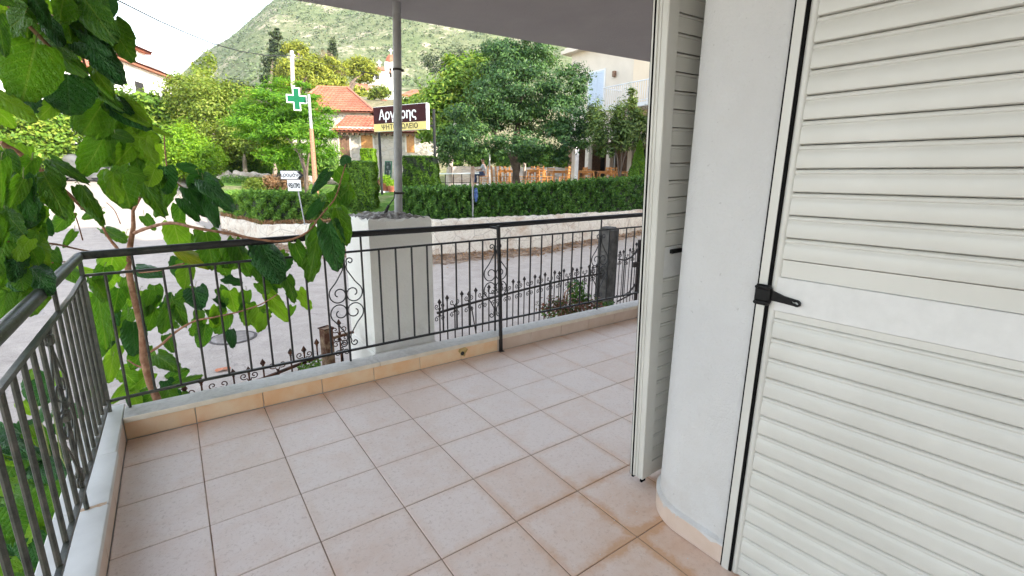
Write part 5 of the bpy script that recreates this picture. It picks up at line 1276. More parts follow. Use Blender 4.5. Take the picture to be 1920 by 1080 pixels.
# wooden-topped metal post with blue cloth
pb2 = polar(az_of(886), float(wallD(az_of(886))) - .02, .2); d_ = (pb2 - CAMP).dot(CM @ Vector((0, 0, -1)))
zt_ = at(886, 312, d_).z; zw = at(886, 348, d_).z
e = empty('roadside_post', (pb2.x, pb2.y, .15), 0, 'thin metal post with weathered wooden top and blue cloth, before the long hedge', 'post')
mb = MB(); mb.tube([(0, 0, -.9), (0, 0, zw - .15)], .022, 8); mb.build('metal_post', M['galv'], e, True, smooth=True)
mb = MB(); mb.tube([(0, 0, zw - .17), (0, 0, zw + .12), (.01, 0, zw + .3), (0, 0, zt_ - .15)], [.035, .06, .055, .04], 8); mb.build('wooden_top', M['polewood'], e, True, smooth=True)
rs = random.Random(1); mb = MB(); zc0 = at(886, 378, d_).z - .15; zc1 = at(886, 352, d_).z - .15; vs = []
for r_ in range(7):
    for c_ in range(6): vs.append((.03 + RT.x * .10 * (c_ / 5) * (1 - abs(r_ - 3) / 6) , -.05 + RT.y * .1 * (c_ / 5) + rs.uniform(-.02, .02), zc1 + (zc0 - zc1) * r_ / 6 + rs.uniform(-.01, .01)))
mb.add(vs, [(r_ * 6 + c_, r_ * 6 + c_ + 1, (r_ + 1) * 6 + c_ + 1, (r_ + 1) * 6 + c_) for r_ in range(6) for c_ in range(5)]); o = mb.build('tied_cloth', M['cloth'], e, True, smooth=True)
md = o.modifiers.new('t', 'SOLIDIFY'); md.thickness = .012

# --- tiled roofs
def tiled(parent, name, e0, e1, r1, r0, pitch=.24, rows=None, mat='roof', amp=.045):
    """eave e0->e1, ridge r0->r1 (above e0 / e1). Pan-tile ribs run up the slope, courses step down it."""
    e0, e1, r0, r1 = map(Vector, (e0, e1, r0, r1)); Le = (e1 - e0).length; ns = int(Le / pitch) * 4; sl_ = ((r0 + r1) / 2 - (e0 + e1) / 2).length
    rows = rows or max(2, int(sl_ / .36)); n = (e1 - e0).cross(r0 - e0).normalized()
    if n.z < 0: n = -n
    vs = []
    for r_ in range(rows):
        for side in (0, 1):
            f = (r_ + side) / rows; a_ = e0.lerp(r0, f); b_ = e1.lerp(r1, f); off = .03 * (1 - side)
            w_ = (b_ - a_).length
            for k_ in range(ns + 1):
                s = k_ / ns * Le                    # ribs stay parallel: phase from the eave coordinate
                p = a_.lerp(b_, k_ / ns)
                ph = (p - e0).dot((e1 - e0).normalized()) / pitch
                vs.append(p + n * (amp * abs(math.cos(math.pi * ph)) + off))
    fs = []
    m_ = ns + 1
    for r_ in range(rows * 2 - 1):
        for k_ in range(ns): fs.append((r_ * m_ + k_, r_ * m_ + k_ + 1, (r_ + 1) * m_ + k_ + 1, (r_ + 1) * m_ + k_))
    mb = MB(); mb.add(vs, fs); mb.add([e0 - n * .05, e1 - n * .05, r1 - n * .05, r0 - n * .05], [(0, 1, 2, 3)])
    return mb.build(name, M[mat], parent)
# --- stone house with two roofs
O = at(700, 345, 27.5); O.z = gz(O); hz_ = math.atan2(RT.y, RT.x) + R(6)
st_h = empty('stone_house', O, hz_, 'stone house with terracotta tiled hip roofs behind the restaurant sign', 'building')
# local: x along the facade, y away, z up
Mh = Matrix.Translation(O) @ Matrix.Rotation(hz_, 4, 'Z'); Mi = Mh.inverted()
def hl(u, v, d): return Mi @ at(u, v, d)
Hw = hl(632, 248, 27).z
MB().box((-2.3, 0, -.4), (3.55, 5.6, Hw)).build('wall', M['stone'], st_h, True)
def loc_tiled(name, *a, **k): return tiled(st_h, name, *[Mh @ Vector(p) for p in a], **k)
rz_ = hl(660, 221, 30.2).z
lx0 = hl(628, 248, 27).x
loc_tiled('lower_roof', (lx0, -.45, Hw), (3.9, -.45, Hw), (3.9, 2.9, rz_), (hl(657, 222, 30.2).x, 2.9, rz_))
MB().slab((lx0, -.44, Hw - .04), (hl(657, 222, 30.2).x, 2.9, rz_ - .04), (lx0, 6.2, Hw - .04), (lx0, 3, Hw - .04), .05).build('eave_board', M['wood_dark'], st_h, True)
for k_ in range(22):
    MB().box((-2.45 + k_ * .3, -.40, Hw - .17), (-2.37 + k_ * .3, 0, Hw - .09)).build('rafter_end', M['wood_dark'], st_h, True)
q1_ = hl(702, 210, 32.0); q0_ = hl(545, 214, 31.5); r1_ = hl(652, 166, 36.5); r0_ = hl(598, 168, 36.5)
xa, xb, ya_, ze = q0_.x, q1_.x, q1_.y, q1_.z; zrid = r1_.z; ym_ = r1_.y; yb_ = ym_ + (ym_ - ya_); xr0, xr1 = r0_.x, r1_.x
MB().box((xa + .4, ya_ + .4, -.4), (xb - .4, yb_ - .4, ze)).build('rear_wall', M['stone'], st_h, True)
loc_tiled('main_roof', (xa, ya_, ze), (xb, ya_, ze), (xr1, ym_, zrid), (xr0, ym_, zrid), pitch=.27, rows=11)
loc_tiled('main_roof', (xb, ya_, ze), (xb, yb_, ze), (xr1, ym_ + .05, zrid), (xr1, ym_, zrid), pitch=.27, rows=11)
loc_tiled('main_roof', (xa, yb_, ze), (xa, ya_, ze), (xr0, ym_, zrid), (xr0, ym_ + .05, zrid), pitch=.27, rows=11)
loc_tiled('main_roof', (xb, yb_, ze), (xa, yb_, ze), (xr0, ym_, zrid), (xr1, ym_, zrid), pitch=.3, rows=6)
mb = MB()
for a_, b_ in (((xb, ya_, ze + .05), (xr1, ym_, zrid + .06)), ((xa, ya_, ze + .05), (xr0, ym_, zrid + .06)), ((xr0, ym_, zrid + .06), (xr1, ym_, zrid + .06))): mb.tube([a_, b_], .10, 8)
mb.build('ridge_tiles', M['trim_brown'], st_h, True)
def hwin(x0, x1, z0, z1, nm, m1, m2, panes=0):
    f = MB(); t_ = .09
    f.box((x0 - t_, -.05, z0), (x0, .0, z1 + t_)); f.box((x1, -.05, z0), (x1 + t_, .0, z1 + t_)); f.box((x0, -.05, z1), (x1, .0, z1 + t_)); w_ = f.build(nm, M[m1], st_h, True)
    q = MB(); q.box((x0, -.03, z0), (x1, -.004, z1))
    for k_ in range(1, 4): q.box((x0 + (x1 - x0) * k_ / 4 - .01, -.045, z0), (x0 + (x1 - x0) * k_ / 4 + .01, -.03, z1))
    w_2 = q.build('door_leaf', M[m2], st_h, True)
hwin(-1.75, -1.2, .6, 2.6, 'door_frame', 'wall_cream', 'wood_dark')
hwin(-.55, .1, 1.5, 2.65, 'window_frame', 'wall_cream', 'wood')
hwin(2.0, 2.45, 1.75, 2.75, 'window_frame', 'wall_cream', 'wood')
MB().box((-2.32, -.012, 2.62), (.6, -.002, 3.1)).build('render_band', M['wall_cream'], st_h, True)
# white low wall left of the house
mb = MB(); q0, q1 = at(612, 325, 25.5), at(700, 322, 25.2)
for p in (q0, q1): p.z = gz(p)
dv = (q1 - q0).normalized(); nn = Vector((-dv.y, dv.x, 0)) * .3
mb.slab(q0 + Vector((0, 0, .75)), q1 + Vector((0, 0, .55)), q1 + nn + Vector((0, 0, .55)), q0 + nn + Vector((0, 0, .75)), 1.2)
tag(mb.build('garden_wall', M['stone']), 'low pale stone wall in front of the stone house', 'wall')

# --- church and village houses on the slope
def house_box(label, u0, u1, v_eave, v_base, d, depth, ridge, rz=0, wall='wall_white', roof='roof', cat='building', name='village_house', win=()):
    a_ = at(u0, v_eave, d); b_ = at(u1, v_eave, d); W = (b_ - a_).length; zb_ = min(at(u0, v_base, d).z, gz(at((u0 + u1) / 2, v_base, d))) - .5; O_ = Vector((a_.x, a_.y, zb_))
    e = empty(name, O_, math.atan2((b_ - a_).y, (b_ - a_).x) + rz, label, cat); H = a_.z - zb_
    MB().box((0, 0, 0), (W, depth, H)).build('wall', M[wall], e, True)
    if ridge > 0:
        mb = MB(); o_ = .3
        mb.slab((-o_, -o_, H + .02), (W + o_, -o_, H + .02), (W * .72, depth / 2, H + ridge), (W * .28, depth / 2, H + ridge), .12); mb.slab((W + o_, depth + o_, H + .02), (-o_, depth + o_, H + .02), (W * .28, depth / 2, H + ridge), (W * .72, depth / 2, H + ridge), .12)
        mb.slab((W + o_, -o_, H + .02), (W + o_, depth + o_, H + .02), (W * .72, depth / 2, H + ridge), (W * .72, depth / 2 - .01, H + ridge), .12); mb.slab((-o_, depth + o_, H + .02), (-o_, -o_, H + .02), (W * .28, depth / 2, H + ridge), (W * .28, depth / 2 + .01, H + ridge), .12)
        mb.build('roof', M[roof], e, True)
    for (fx, z0, z1, wd) in win:
        f = MB().box((W * fx - wd / 2, -.06, H * z0), (W * fx + wd / 2, -.004, H * z1)).build('window', M['dark'], e, True)
        mb = MB(); mb.box((W * fx - wd / 2 - .12, -.09, H * z0 - .12), (W * fx + wd / 2 + .12, -.061, H * z0)); mb.build('sill', M['wall_white'], f, True)
    return e, W, H
house_box('small white gabled house on the slope, lowest left below the church', 648, 690, 168, 185, 85, 6, 1.6, win=[(.3, .4, .75, .8)])
house_box('white house with long roof under the church, left of the pole', 676, 708, 160, 178, 90, 6, 1.5, roof='rock', win=[(.6, .4, .75, .7)])
house_box('tall white house beside the grey steel pole below the bell tower', 712, 741, 172, 208, 68, 7, .0, win=[(.75, .2, .5, .8)])
house_box('white house with terracotta roof right of the grey steel pole', 752, 792, 180, 208, 72, 8, 1.6, win=[(.3, .4, .7, .8), (.7, .4, .7, .8)])
house_box('small white house gable just above the restaurant sign', 700, 722, 198, 212, 60, 5, 1.1, win=[])
# church nave
ce, W, H = house_box('white church with tiled roof and cross, beside its domed bell tower', 694, 722, 132, 150, 115, 10, 1.9, name='church', cat='church')
Oc = ce.location
def arch(e, x, y, z0, w_, h, mat='dark', nm='window'):
    mb = MB(); n_ = 10; pts = [(x - w_ / 2, z0), (x + w_ / 2, z0)] + [(x + w_ / 2 * math.cos(t_), z0 + h + w_ / 2 * math.sin(t_)) for t_ in np.linspace(0, math.pi, n_)]
    vs = [(a_, y - .12, b_) for a_, b_ in pts] + [(a_, y + .25, b_) for a_, b_ in pts]; m_ = len(pts)
    mb.add(vs, [tuple(range(m_)), tuple(range(2 * m_ - 1, m_ - 1, -1))] + [(i_, (i_ + 1) % m_, (i_ + 1) % m_ + m_, i_ + m_) for i_ in range(m_)]); return mb.build(nm, M[mat], e, True)
zw_ = at(707, 148, 115).z - Oc.z
arch(ce, W * .46, -.0, zw_, .9, 1.0); arch(ce, W * .1, -.0, zw_, .6, .9)
def cross(mb, x, y, z, s): mb.box((x - s * .09, y - s * .06, z), (x + s * .09, y + s * .06, z + s)); mb.box((x - s * .36, y - s * .06, z + s * .56), (x + s * .36, y + s * .06, z + s * .72)); return mb
cross(MB(), W * .28, 5, H + 1.8, 1.7).build('cross', M['wall_white'], ce, True)
tw = at(735, 150, 108); tw.z = at(735, 172, 108).z; te = empty('bell_tower', tw, math.atan2(RT.y, RT.x), 'white domed bell tower with arched openings partly behind the grey pole', 'tower')
s_ = 108 / FPX; hw = 17 * s_ / 2 * 1.15; zt_ = at(735, 120, 108).z - tw.z; zo_ = at(735, 140, 108).z - tw.z
mb = MB()
for sx in (-1, 1):
    for sy in (-1, 1): mb.box((sx * hw - .45 * sx - .45, sy * hw - .45 * sy - .45, 0), (sx * hw - .45 * sx + .45, sy * hw - .45 * sy + .45, zt_))
mb.box((-hw + .05, -hw + .05, 0), (hw - .05, hw - .05, zo_ - .9)); mb.box((-hw + .02, -hw + .02, zo_ + 1.1), (hw - .02, hw - .02, zt_ + .02)); mb.build('tower_wall', M['wall_white'], te, True)
mb = MB(); mb.box((-.9, -.9, zo_ - .9), (.9, .9, zo_ + 1.1)); mb.build('belfry', M['dark'], te, True)
mb = MB(); mb.lathe([(.05, .3), (.35, .0), (.42, -.35), (.1, -.36)], (0, -hw + .2, zo_ + .4), 12); mb.build('bell', M['wood_dark'], te, True)
mb = MB(); R0 = hw * 1.12; mb.lathe([(R0, 0), (R0, .15), (R0 * .97, .5), (R0 * .85, 1.0), (R0 * .62, 1.45), (R0 * .3, 1.75), (.05, 1.85)], (0, 0, zt_), 8); mb.build('dome', M['roof'], te, True)
cross(MB(), 0, 0, zt_ + 1.8, 1.3).build('cross', M['wall_white'], te, True)

# --- long white building at the upper left
A = at(343, 153, 52.0); ze1 = A.z; az = 26.5; dirv = Vector((math.sin(R(az)), math.cos(R(az)), 0)); nrm_ = Vector((-dirv.y, dirv.x, 0))
Ob = A - dirv * 26; Ob.z = 1.0; wb = empty('long_white_building', Ob, math.atan2(dirv.y, dirv.x), 'long white building with two tiers of terracotta roof at the upper left', 'building')
Lb = 26; Hz = ze1 - 1.0
# local x along facade (away from viewer), y to the left/back, facade at y=0 faces the road
MB().box((0, 0, -1), (Lb, 12, Hz - .25)).build('lower_wall', M['wall_white'], wb, True)
MB().box((-.45, -.45, Hz - .25), (Lb + .45, 12, Hz - .08)).build('cornice', M['trim_brown'], wb, True)
Mb = Matrix.Translation(Ob) @ Matrix.Rotation(wb.rotation_euler.z, 4, 'Z')
tiled(wb, 'lower_roof', *[Mb @ Vector(p) for p in ((Lb + .5, -.55, Hz - .05), (-.5, -.55, Hz - .05), (-.5, 1.7, Hz + .62), (Lb - 1.5, 1.7, Hz + .62))], pitch=.3)
p305 = at(305, 118, 34); x2 = 22.6
MB().box((0, 1.7, Hz - .1), (x2, 11, Hz + 2.05)).build('upper_wall', M['wall_white'], wb, True)
MB().box((-.4, 1.3, Hz + 1.95), (x2 + .45, 11, Hz + 2.1)).build('cornice', M['trim_brown'], wb, True)
tiled(wb, 'upper_roof', *[Mb @ Vector(p) for p in ((x2 + .5, 1.1, Hz + 2.12), (-.5, 1.1, Hz + 2.12), (2.0, 5.5, Hz + 3.9), (x2 - 3.5, 5.5, Hz + 3.9))], pitch=.3)
MB().slab((x2 + .5, 1.1, Hz + 2.12), (x2 - 3.5, 5.5, Hz + 3.9), (x2 + .5, 11, Hz + 2.12), (x2 + .5, 5, Hz + 2.12), .1).build('upper_roof', M['roof'], wb, True)
for k_ in range(5):
    x_ = 3 + k_ * 4.6; f = MB().box((x_, -.06, Hz - 3.6), (x_ + 1.3, -.004, Hz - 1.6)).build('window', M['dark'], wb, True)
    MB().box((x_ - .12, -.1, Hz - 3.75), (x_ + 1.42, -.003, Hz - 3.61)).build('sill', M['wall_white'], f, True)
# second gabled wing at far left
mb = MB(); g0 = at(-80, 100, 30); g0.z = 1; gw = empty('gabled_wing', g0, math.atan2(RT.y, RT.x) + R(10), 'white gable with brown cornice behind the mulberry leaves at the far left', 'building')
zg = at(20, 92, 30).z - 1
mb = MB(); mb.box((0, 0, -1), (4.8, 5, zg)); mb.add([(-.1, 0, zg), (4.9, 0, zg), (2.4, 0, zg + 1.8), (-.1, 5, zg), (4.9, 5, zg), (2.4, 5, zg + 1.8)], [(0, 1, 2), (3, 5, 4), (0, 3, 4, 1)]); mb.build('wall', M['wall_white'], gw, True)
mb = MB(); mb.slab((-.4, -.3, zg - .05), (-.4, 5.3, zg - .05), (2.4, 5.3, zg + 1.98), (2.4, -.3, zg + 1.98), -.14); mb.slab((5.2, 5.3, zg - .05), (5.2, -.3, zg - .05), (2.4, -.3, zg + 1.98), (2.4, 5.3, zg + 1.98), -.14); mb.build('roof', M['roof'], gw, True)
mb = MB(); mb.box((-.3, -.25, zg - .25), (5.1, -.003, zg)); mb.box((-.2, -.15, zg - .42), (5.0, -.004, zg - .251)); mb.build('cornice', M['trim_brown'], gw, True)

# ================================================================== SIGNS, POLES, CABLES
def text_mesh(parent, body, size, loc, mat, bold=0.0, align='CENTER', sx=1.0, name='lettering', shear=0):
    cu = bpy.data.curves.new(name, 'FONT'); cu.body = body; cu.size = size; cu.align_x = align; cu.align_y = 'CENTER'; cu.extrude = .002; cu.offset = bold; cu.shear = shear; cu.resolution_u = 4
    o = bpy.data.objects.new(name, cu); COL.objects.link(o); dg = bpy.context.evaluated_depsgraph_get()
    me = bpy.data.meshes.new_from_object(o.evaluated_get(dg)); bpy.data.objects.remove(o); me.materials.clear(); me.materials.append(M[mat])
    m = Matrix.Translation(loc) @ Matrix.Rotation(R(90), 4, 'X') @ Matrix.Diagonal((sx, 1, 1, 1)); me.transform(m)
    return link_mesh(name, me, parent, True)
# restaurant sign
pl0 = at(701.5, 247.5, 17.2); pr0 = at(800.5, 246, 16.0); hsgn = at(700, 203.5, 17.2).z - pl0.z
pr0.z = pl0.z
W = (pr0 - pl0).length; sg = empty('restaurant_sign', pl0, math.atan2((pr0 - pl0).y, (pr0 - pl0).x), 'maroon and yellow sign board lettered Αργύρης ΨΗΤΟΠΩΛΕΙΟ on two black posts', 'sign')
Hs = hsgn * 1.02; zy = Hs * .315; dp = .16
MB().box((0, .0, 0), (W, dp, Hs), bev=.006).build('light_box', M['sign_white'], sg, True)
MB().box((.012, -.006, zy), (W - .02, -.001, Hs - .012)).build('maroon_panel', M['sign_maroon'], sg, True)
MB().box((.012, -.006, .012), (W - .02, -.001, zy - .004)).build('yellow_panel', M['sign_yellow'], sg, True)
text_mesh(sg, 'Αργύρης', .46, (W * .47, -.009, zy + (Hs - zy) * .47), 'sign_white', .008, sx=.92, name='name_lettering')
text_mesh(sg, 'ΨΗΤΟΠΩΛΕΙΟ', .235, (W * .50, -.009, zy * .5), 'black', .003, sx=1.08, name='yellow_band_lettering')
gl = gz(pl0); gr = gz(pr0)
for x_, zg_, nm in ((.05, gl, 0), (W + .16, gr, 1)):
    mb = MB(); mb.box((x_ - .035, dp + .0, gl - pl0.z - .3), (x_ + .035, dp + .07, Hs * (.9 if nm == 0 else .78)), bev=.004); mb.build('post', M['black'], sg, True)
MB().box((-.0, dp + .0, .1), (W + .16, dp + .05, .16)).build('cross_bar', M['black'], sg, True)
# pharmacy cross on a pole
pc = at(556, 186, 18.6); cz_ = math.atan2(RT.y, RT.x) + R(28)
ph = empty('pharmacy_sign', pc, cz_, 'white-edged green pharmacy cross mounted on a weathered pole in the feathery tree', 'sign')
a_, b_ = .43, .135
def crossbox(mb, a_, b_, y0, y1, sz=1.0):
    pts = [(-b_, -a_), (b_, -a_), (b_, -b_), (a_, -b_), (a_, b_), (b_, b_), (b_, a_), (-b_, a_), (-b_, b_), (-a_, b_), (-a_, -b_), (-b_, -b_)]; n_ = 12
    mb.add([(x_ * .86, y0, z_) for x_, z_ in pts] + [(x_ * .86, y1, z_) for x_, z_ in pts], [tuple(range(n_)), tuple(range(2 * n_ - 1, n_ - 1, -1))] + [(i_, (i_ + 1) % n_, (i_ + 1) % n_ + n_, i_ + n_) for i_ in range(n_)]); return mb
crossbox(MB(), .43, .155, -.06, .10).build('light_box', M['sign_white'], ph, True)
crossbox(MB(), .385, .11, -.072, -.0605).build('green_cross', M['green'], ph, True)
crossbox(MB(), .385, .11, .1005, .112).build('green_cross', M['green'], ph, True)
ptop = at(579, 178, 18.6); pbt = ground_at(590, 17.6)
mb = MB(); mb.box((.30, -.03, .0), ((Matrix.Rotation(-cz_, 3, 'Z') @ (ptop - pc)).x, .03, .06)); mb.box((.30, -.03, -.12), ((Matrix.Rotation(-cz_, 3, 'Z') @ (ptop - pc)).x, .03, -.07)); mb.build('bracket', M['galv'], ph, True)
sp = empty('sign_pole', pbt, 0, 'leaning brown pole with grey upper part carrying the pharmacy cross', 'pole')
mid = ptop.lerp(pbt, .35)
mb = MB(); mb.tube([ptop, mid], .055, 8); 
for k_ in range(6): mb.tube([ptop.lerp(mid, k_ / 6) + Vector((-.06, 0, 0)), ptop.lerp(mid, (k_ + .6) / 6) + Vector((.06, 0, 0))], .012, 4)
mb.build('upper_shaft', M['galv'], sp); mb = MB(); mb.tube([mid, pbt], [.075, .1], 8); mb.build('lower_shaft', M['bark'], sp, smooth=True)
# direction sign
aD = az_of(571); db = polar(aD, float(wallD(aD)) - .22, 0); dep = (db - CAMP).dot(CM @ Vector((0, 0, -1))); dep = float(wallD(aD) - .22) * math.cos(R(aD - 35.56))
s0 = at(563, 334, dep); hd_ = math.atan2(RT.y, RT.x) - R(4)
ds = empty('direction_sign', at(571, 418, dep), hd_, 'white direction sign with arrow tip Νερομάνα above a ΘΕΑΤΡΟ plate on a thin grey post', 'sign')
loc0 = Matrix.Rotation(-hd_, 3, 'Z') @ (at(558, 334.5, dep) - ds.location); k_ = dep / FPX
zc_ = loc0.z + 6 * k_; xc_ = loc0.x; h_ = 8.2 * k_; w_ = 21.5 * k_
def arrowplate(mb, w_, h_, y0, y1):
    pts = [(-w_, -h_), (w_ * .62, -h_), (w_, 0), (w_ * .62, h_), (-w_, h_)]; n_ = 5
    mb.add([(xc_ + x_, y0, zc_ + z_) for x_, z_ in pts] + [(xc_ + x_, y1, zc_ + z_) for x_, z_ in pts], [tuple(range(n_)), tuple(range(2 * n_ - 1, n_ - 1, -1))] + [(i_, (i_ + 1) % n_, (i_ + 1) % n_ + n_, i_ + n_) for i_ in range(n_)]); return mb
arrowplate(MB(), w_, h_, -.030, -.012).build('arrow_plate', M['black'], ds, True)
arrowplate(MB(), w_ * .965, h_ * .88, -.033, -.0305).build('white_face', M['sign_white'], ds, True)
mb = MB(); x1 = xc_ + w_ * .60
mb.add([(x1 - .05, -.0355, zc_ + h_ * .8), (x1 + .02, -.0355, zc_ + h_ * .8), (x1 + .12, -.0355, zc_), (x1 + .02, -.0355, zc_ - h_ * .8), (x1 - .05, -.0355, zc_ - h_ * .8), (x1 + .05, -.0355, zc_)], [(0, 1, 2, 5), (5, 2, 3, 4)]); mb.build('chevron', M['black'], ds, True)
text_mesh(ds, 'Νερομάνα', .145, (xc_ - w_ * .22, -.036, zc_), 'black', .0015, sx=.98)
x2_ = xc_ + 3 * k_; z2 = zc_ - h_ - 10.5 * k_
MB().box((x2_ - 12.5 * k_, -.03, z2 - 10 * k_), (x2_ + 12.5 * k_, -.015, z2 + 10 * k_)).build('lower_plate', M['sign_white'], ds, True)
text_mesh(ds, 'ΘΕΑΤΡΟ', .16, (x2_, -.033, z2 - 1 * k_), 'black', .008, sx=.50, name='lower_lettering')
zt_ = zc_ + h_ * .5
mb = MB(); mb.tube([(loc0.x * .1 + x2_ * .6 - .02, 0, zt_), (.0, 0, 0), (.01, 0, -.45)], .019, 8); mb.build('post', M['galv'], ds, True, smooth=True)
# chalkboard
cbp = ground_at(727, 22.5); cbp.z = at(727, 333, 22.5).z; hcb = at(727, 302, 22.5).z - cbp.z
e = empty('chalkboard', cbp, math.atan2(RT.y, RT.x) - R(25), 'green-framed chalkboard menu leaning against the stone house', 'chalkboard')
e.rotation_euler.rotate_axis('X', R(-8)); w_ = .17
MB().box((-w_, 0, .02), (w_, .02, hcb - .02)).build('board', M['chalk'], e, True)
mb = MB(); mb.box((-w_ - .03, -.012, 0), (-w_, .03, hcb)); mb.box((w_, -.012, 0), (w_ + .03, .03, hcb)); mb.box((-w_, -.012, hcb - .04), (w_, .03, hcb)); mb.box((-w_, -.012, 0), (w_, .03, .05)); mb.build('frame', M['greenframe'], e, True)
# low wall and greenery closing the back of the terrace
mb = MB(); vs = []
for x_ in np.linspace(az_of(846), az_of(1072), 16): vs += [polar(x_, 31, .9), polar(x_, 31, 2.0 + .06 * math.sin(x_ * 3)), polar(x_, 31.35, 2.0 + .06 * math.sin(x_ * 3)), polar(x_, 31.35, .9)]
mb.add(vs, [(i_ * 4 + k_, i_ * 4 + k_ + 1, (i_ + 1) * 4 + k_ + 1, (i_ + 1) * 4 + k_) for i_ in range(15) for k_ in range(3)]); tag(mb.build('terrace_wall', M['stone']), 'low stone wall closing the back of the restaurant terrace', 'wall')
L = [blob(u_, 296, 31, 26, 16, .8) for u_ in (860, 900, 945, 990, 1030, 1060)]
tree('terrace_shrubs', 'row of leafy green shrubs behind the low wall at the back of the terrace', 'shrub', L, 15000, .10, 'hedge_bright', ground_at(960, 31), None, clump=.22, seed=99, nclump=30)
# flower pots with plants
for q, (u_, v_, d_, sz, lb_) in enumerate([(701, 357, 18.4, .19, 'red-brown flower pot with reddish plant right of the clipped column'), (722, 358, 18.6, .22, 'terracotta planter with green plants left of the grey pole'), (734, 360, 18.3, .17, 'small terracotta pot touching the grey pole in the view')]):
    p = ground_at(u_, d_); p.z = at(u_, v_, d_).z; p.z = max(p.z, gz(p)); e = empty('flower_pot', p, 0, lb_, 'flower pot', 'flower pots by the lawn')
    MB().lathe([(sz * .7, 0), (sz * .95, sz * 1.1), (sz, sz * 1.15), (sz, sz * 1.35), (sz * .9, sz * 1.35), (sz * .85, sz * 1.1), (.01, sz * 1.1)], n=16).build('pot', M['pot'], e, True, smooth=True)
    V, F = crown([(np.array(p) + np.array([0, 0, sz * 1.9]), np.array([sz * 1.2, sz * 1.2, sz * .8]))], 700, .035, seed=90 + q); link_mesh('plant', np_mesh('plant', V, F, M['redleaf' if q == 0 else 'lime']), e)
    if p.z > gz(p) + .02: MB().box((-sz * 1.2, -sz * 1.2, gz(p) - p.z - .05), (sz * 1.2, sz * 1.2, -.001)).build('plinth', M['paintwhite'], e, True)
# utility pole and cable
up = at(551, 200, 31); ub = ground_at(554, 31); ut = at(547, 96, 31)
e = empty('utility_pole', ub, 0, 'bare wooden utility pole with overhead cable, in front of the bright pine', 'pole')
MB().tube([ub, ut], [.16, .12], 10).build('shaft', M['limewash_bark'], e, smooth=True)
mb = MB(); mb.tube([ut - Vector((0, 0, .3)) - RT * .1, ut - Vector((0, 0, .3)) + RT * .15], .02, 6); mb.lathe([(.03, 0), (.05, .05), (.03, .1)], ut - Vector((0, 0, .3)) + RT * .15, 8); mb.build('insulator', M['paintwhite'], e)
pts = [(150, -38, 13), (220, 0, 14.5), (262, 21, 16), (300, 40, 17.5), (350, 62, 20), (400, 82, 22.5), (450, 96, 25.5), (500, 104, 28), (548, 104.5, 30.9)]
mb = MB(); mb.tube([at(*p) for p in pts], .024, 6); mb.tube([at(*p) for p in [(548, 104.5, 30.9), (580, 114, 34), (620, 123, 39), (670, 132, 46), (730, 146, 55), (800, 158, 66)]], .016, 6)
tag(mb.build('overhead_cable', M['black'], smooth=True), 'black overhead cable crossing the sky to the wooden utility pole', 'cable')

# ================================================================== COVERED CAR, WHITE BALUSTRADE
pc = at(150, 333, 26.5); zc_ = gz(pc); e = empty('covered_car', (pc.x, pc.y, zc_), math.atan2(RT.y, RT.x) + R(8), 'parked car under a silver-grey cloth cover below the vine thicket', 'car')
secs = [(-2.15, .55, .62), (-2.05, .75, .80), (-1.6, .98, .87), (-1.0, 1.34, .87), (-.3, 1.46, .86), (.4, 1.42, .86), (.95, 1.12, .88), (1.5, .92, .88), (1.95, .80, .80), (2.12, .55, .60)]
vs = []; rs = random.Random(6); n_ = 22
for (x_, h, w_) in secs:
    for k_ in range(n_ + 1):
        t_ = k_ / n_; an = math.pi * t_; c_, s_ = math.cos(an), math.sin(an)
        y_ = w_ * (abs(c_) ** .38) * (1 if c_ > 0 else -1); z_ = .17 + (h - .17) * (s_ ** .42 if s_ > 0 else 0)
        fold = .022 * math.sin(k_ * 2.3 + x_ * 9) * (1 - s_ * .6); vs.append((x_ + fold, y_ * (1 + fold), z_ + .01 * math.sin(x_ * 7 + k_)))
m_ = n_ + 1
mb = MB(); mb.add(vs, [(i_ * m_ + k_, i_ * m_ + k_ + 1, (i_ + 1) * m_ + k_ + 1, (i_ + 1) * m_ + k_) for i_ in range(len(secs) - 1) for k_ in range(n_)] + [tuple(range(m_)), tuple((len(secs) - 1) * m_ + k_ for k_ in range(n_, -1, -1))])
mb.build('cloth_cover', M['tarp'], e, True, smooth=True)
for sx in (-1.35, 1.35):
    for sy in (-.72, .72):
        mb = MB(); mb.tube([(sx, sy - .1, .31), (sx, sy + .1, .31)], .31, 16); mb.build('wheel', M['black'], e, True)
MB().box((-1.9, -.7, .14), (1.9, .7, .24)).build('underbody', M['black'], e, True)
pb_ = at(28, 372, 15.5); pb_.z = float(street_z(pb_.x, pb_.y)); e = empty('white_balustrade', pb_, math.atan2(RT.y, RT.x) + R(35), 'white picket balustrade beside the road at the far left', 'fence')
for k_ in range(9): MB().box((-.6 + k_ * .17 - .03, -.02, 0), (-.6 + k_ * .17 + .03, .02, .72), bev=.006).build('picket', M['paintwhite'], e, True)
for z_ in (.12, .60): MB().box((-.7, .0201, z_), (.85, .05, z_ + .07)).build('rail', M['paintwhite'], e, True)
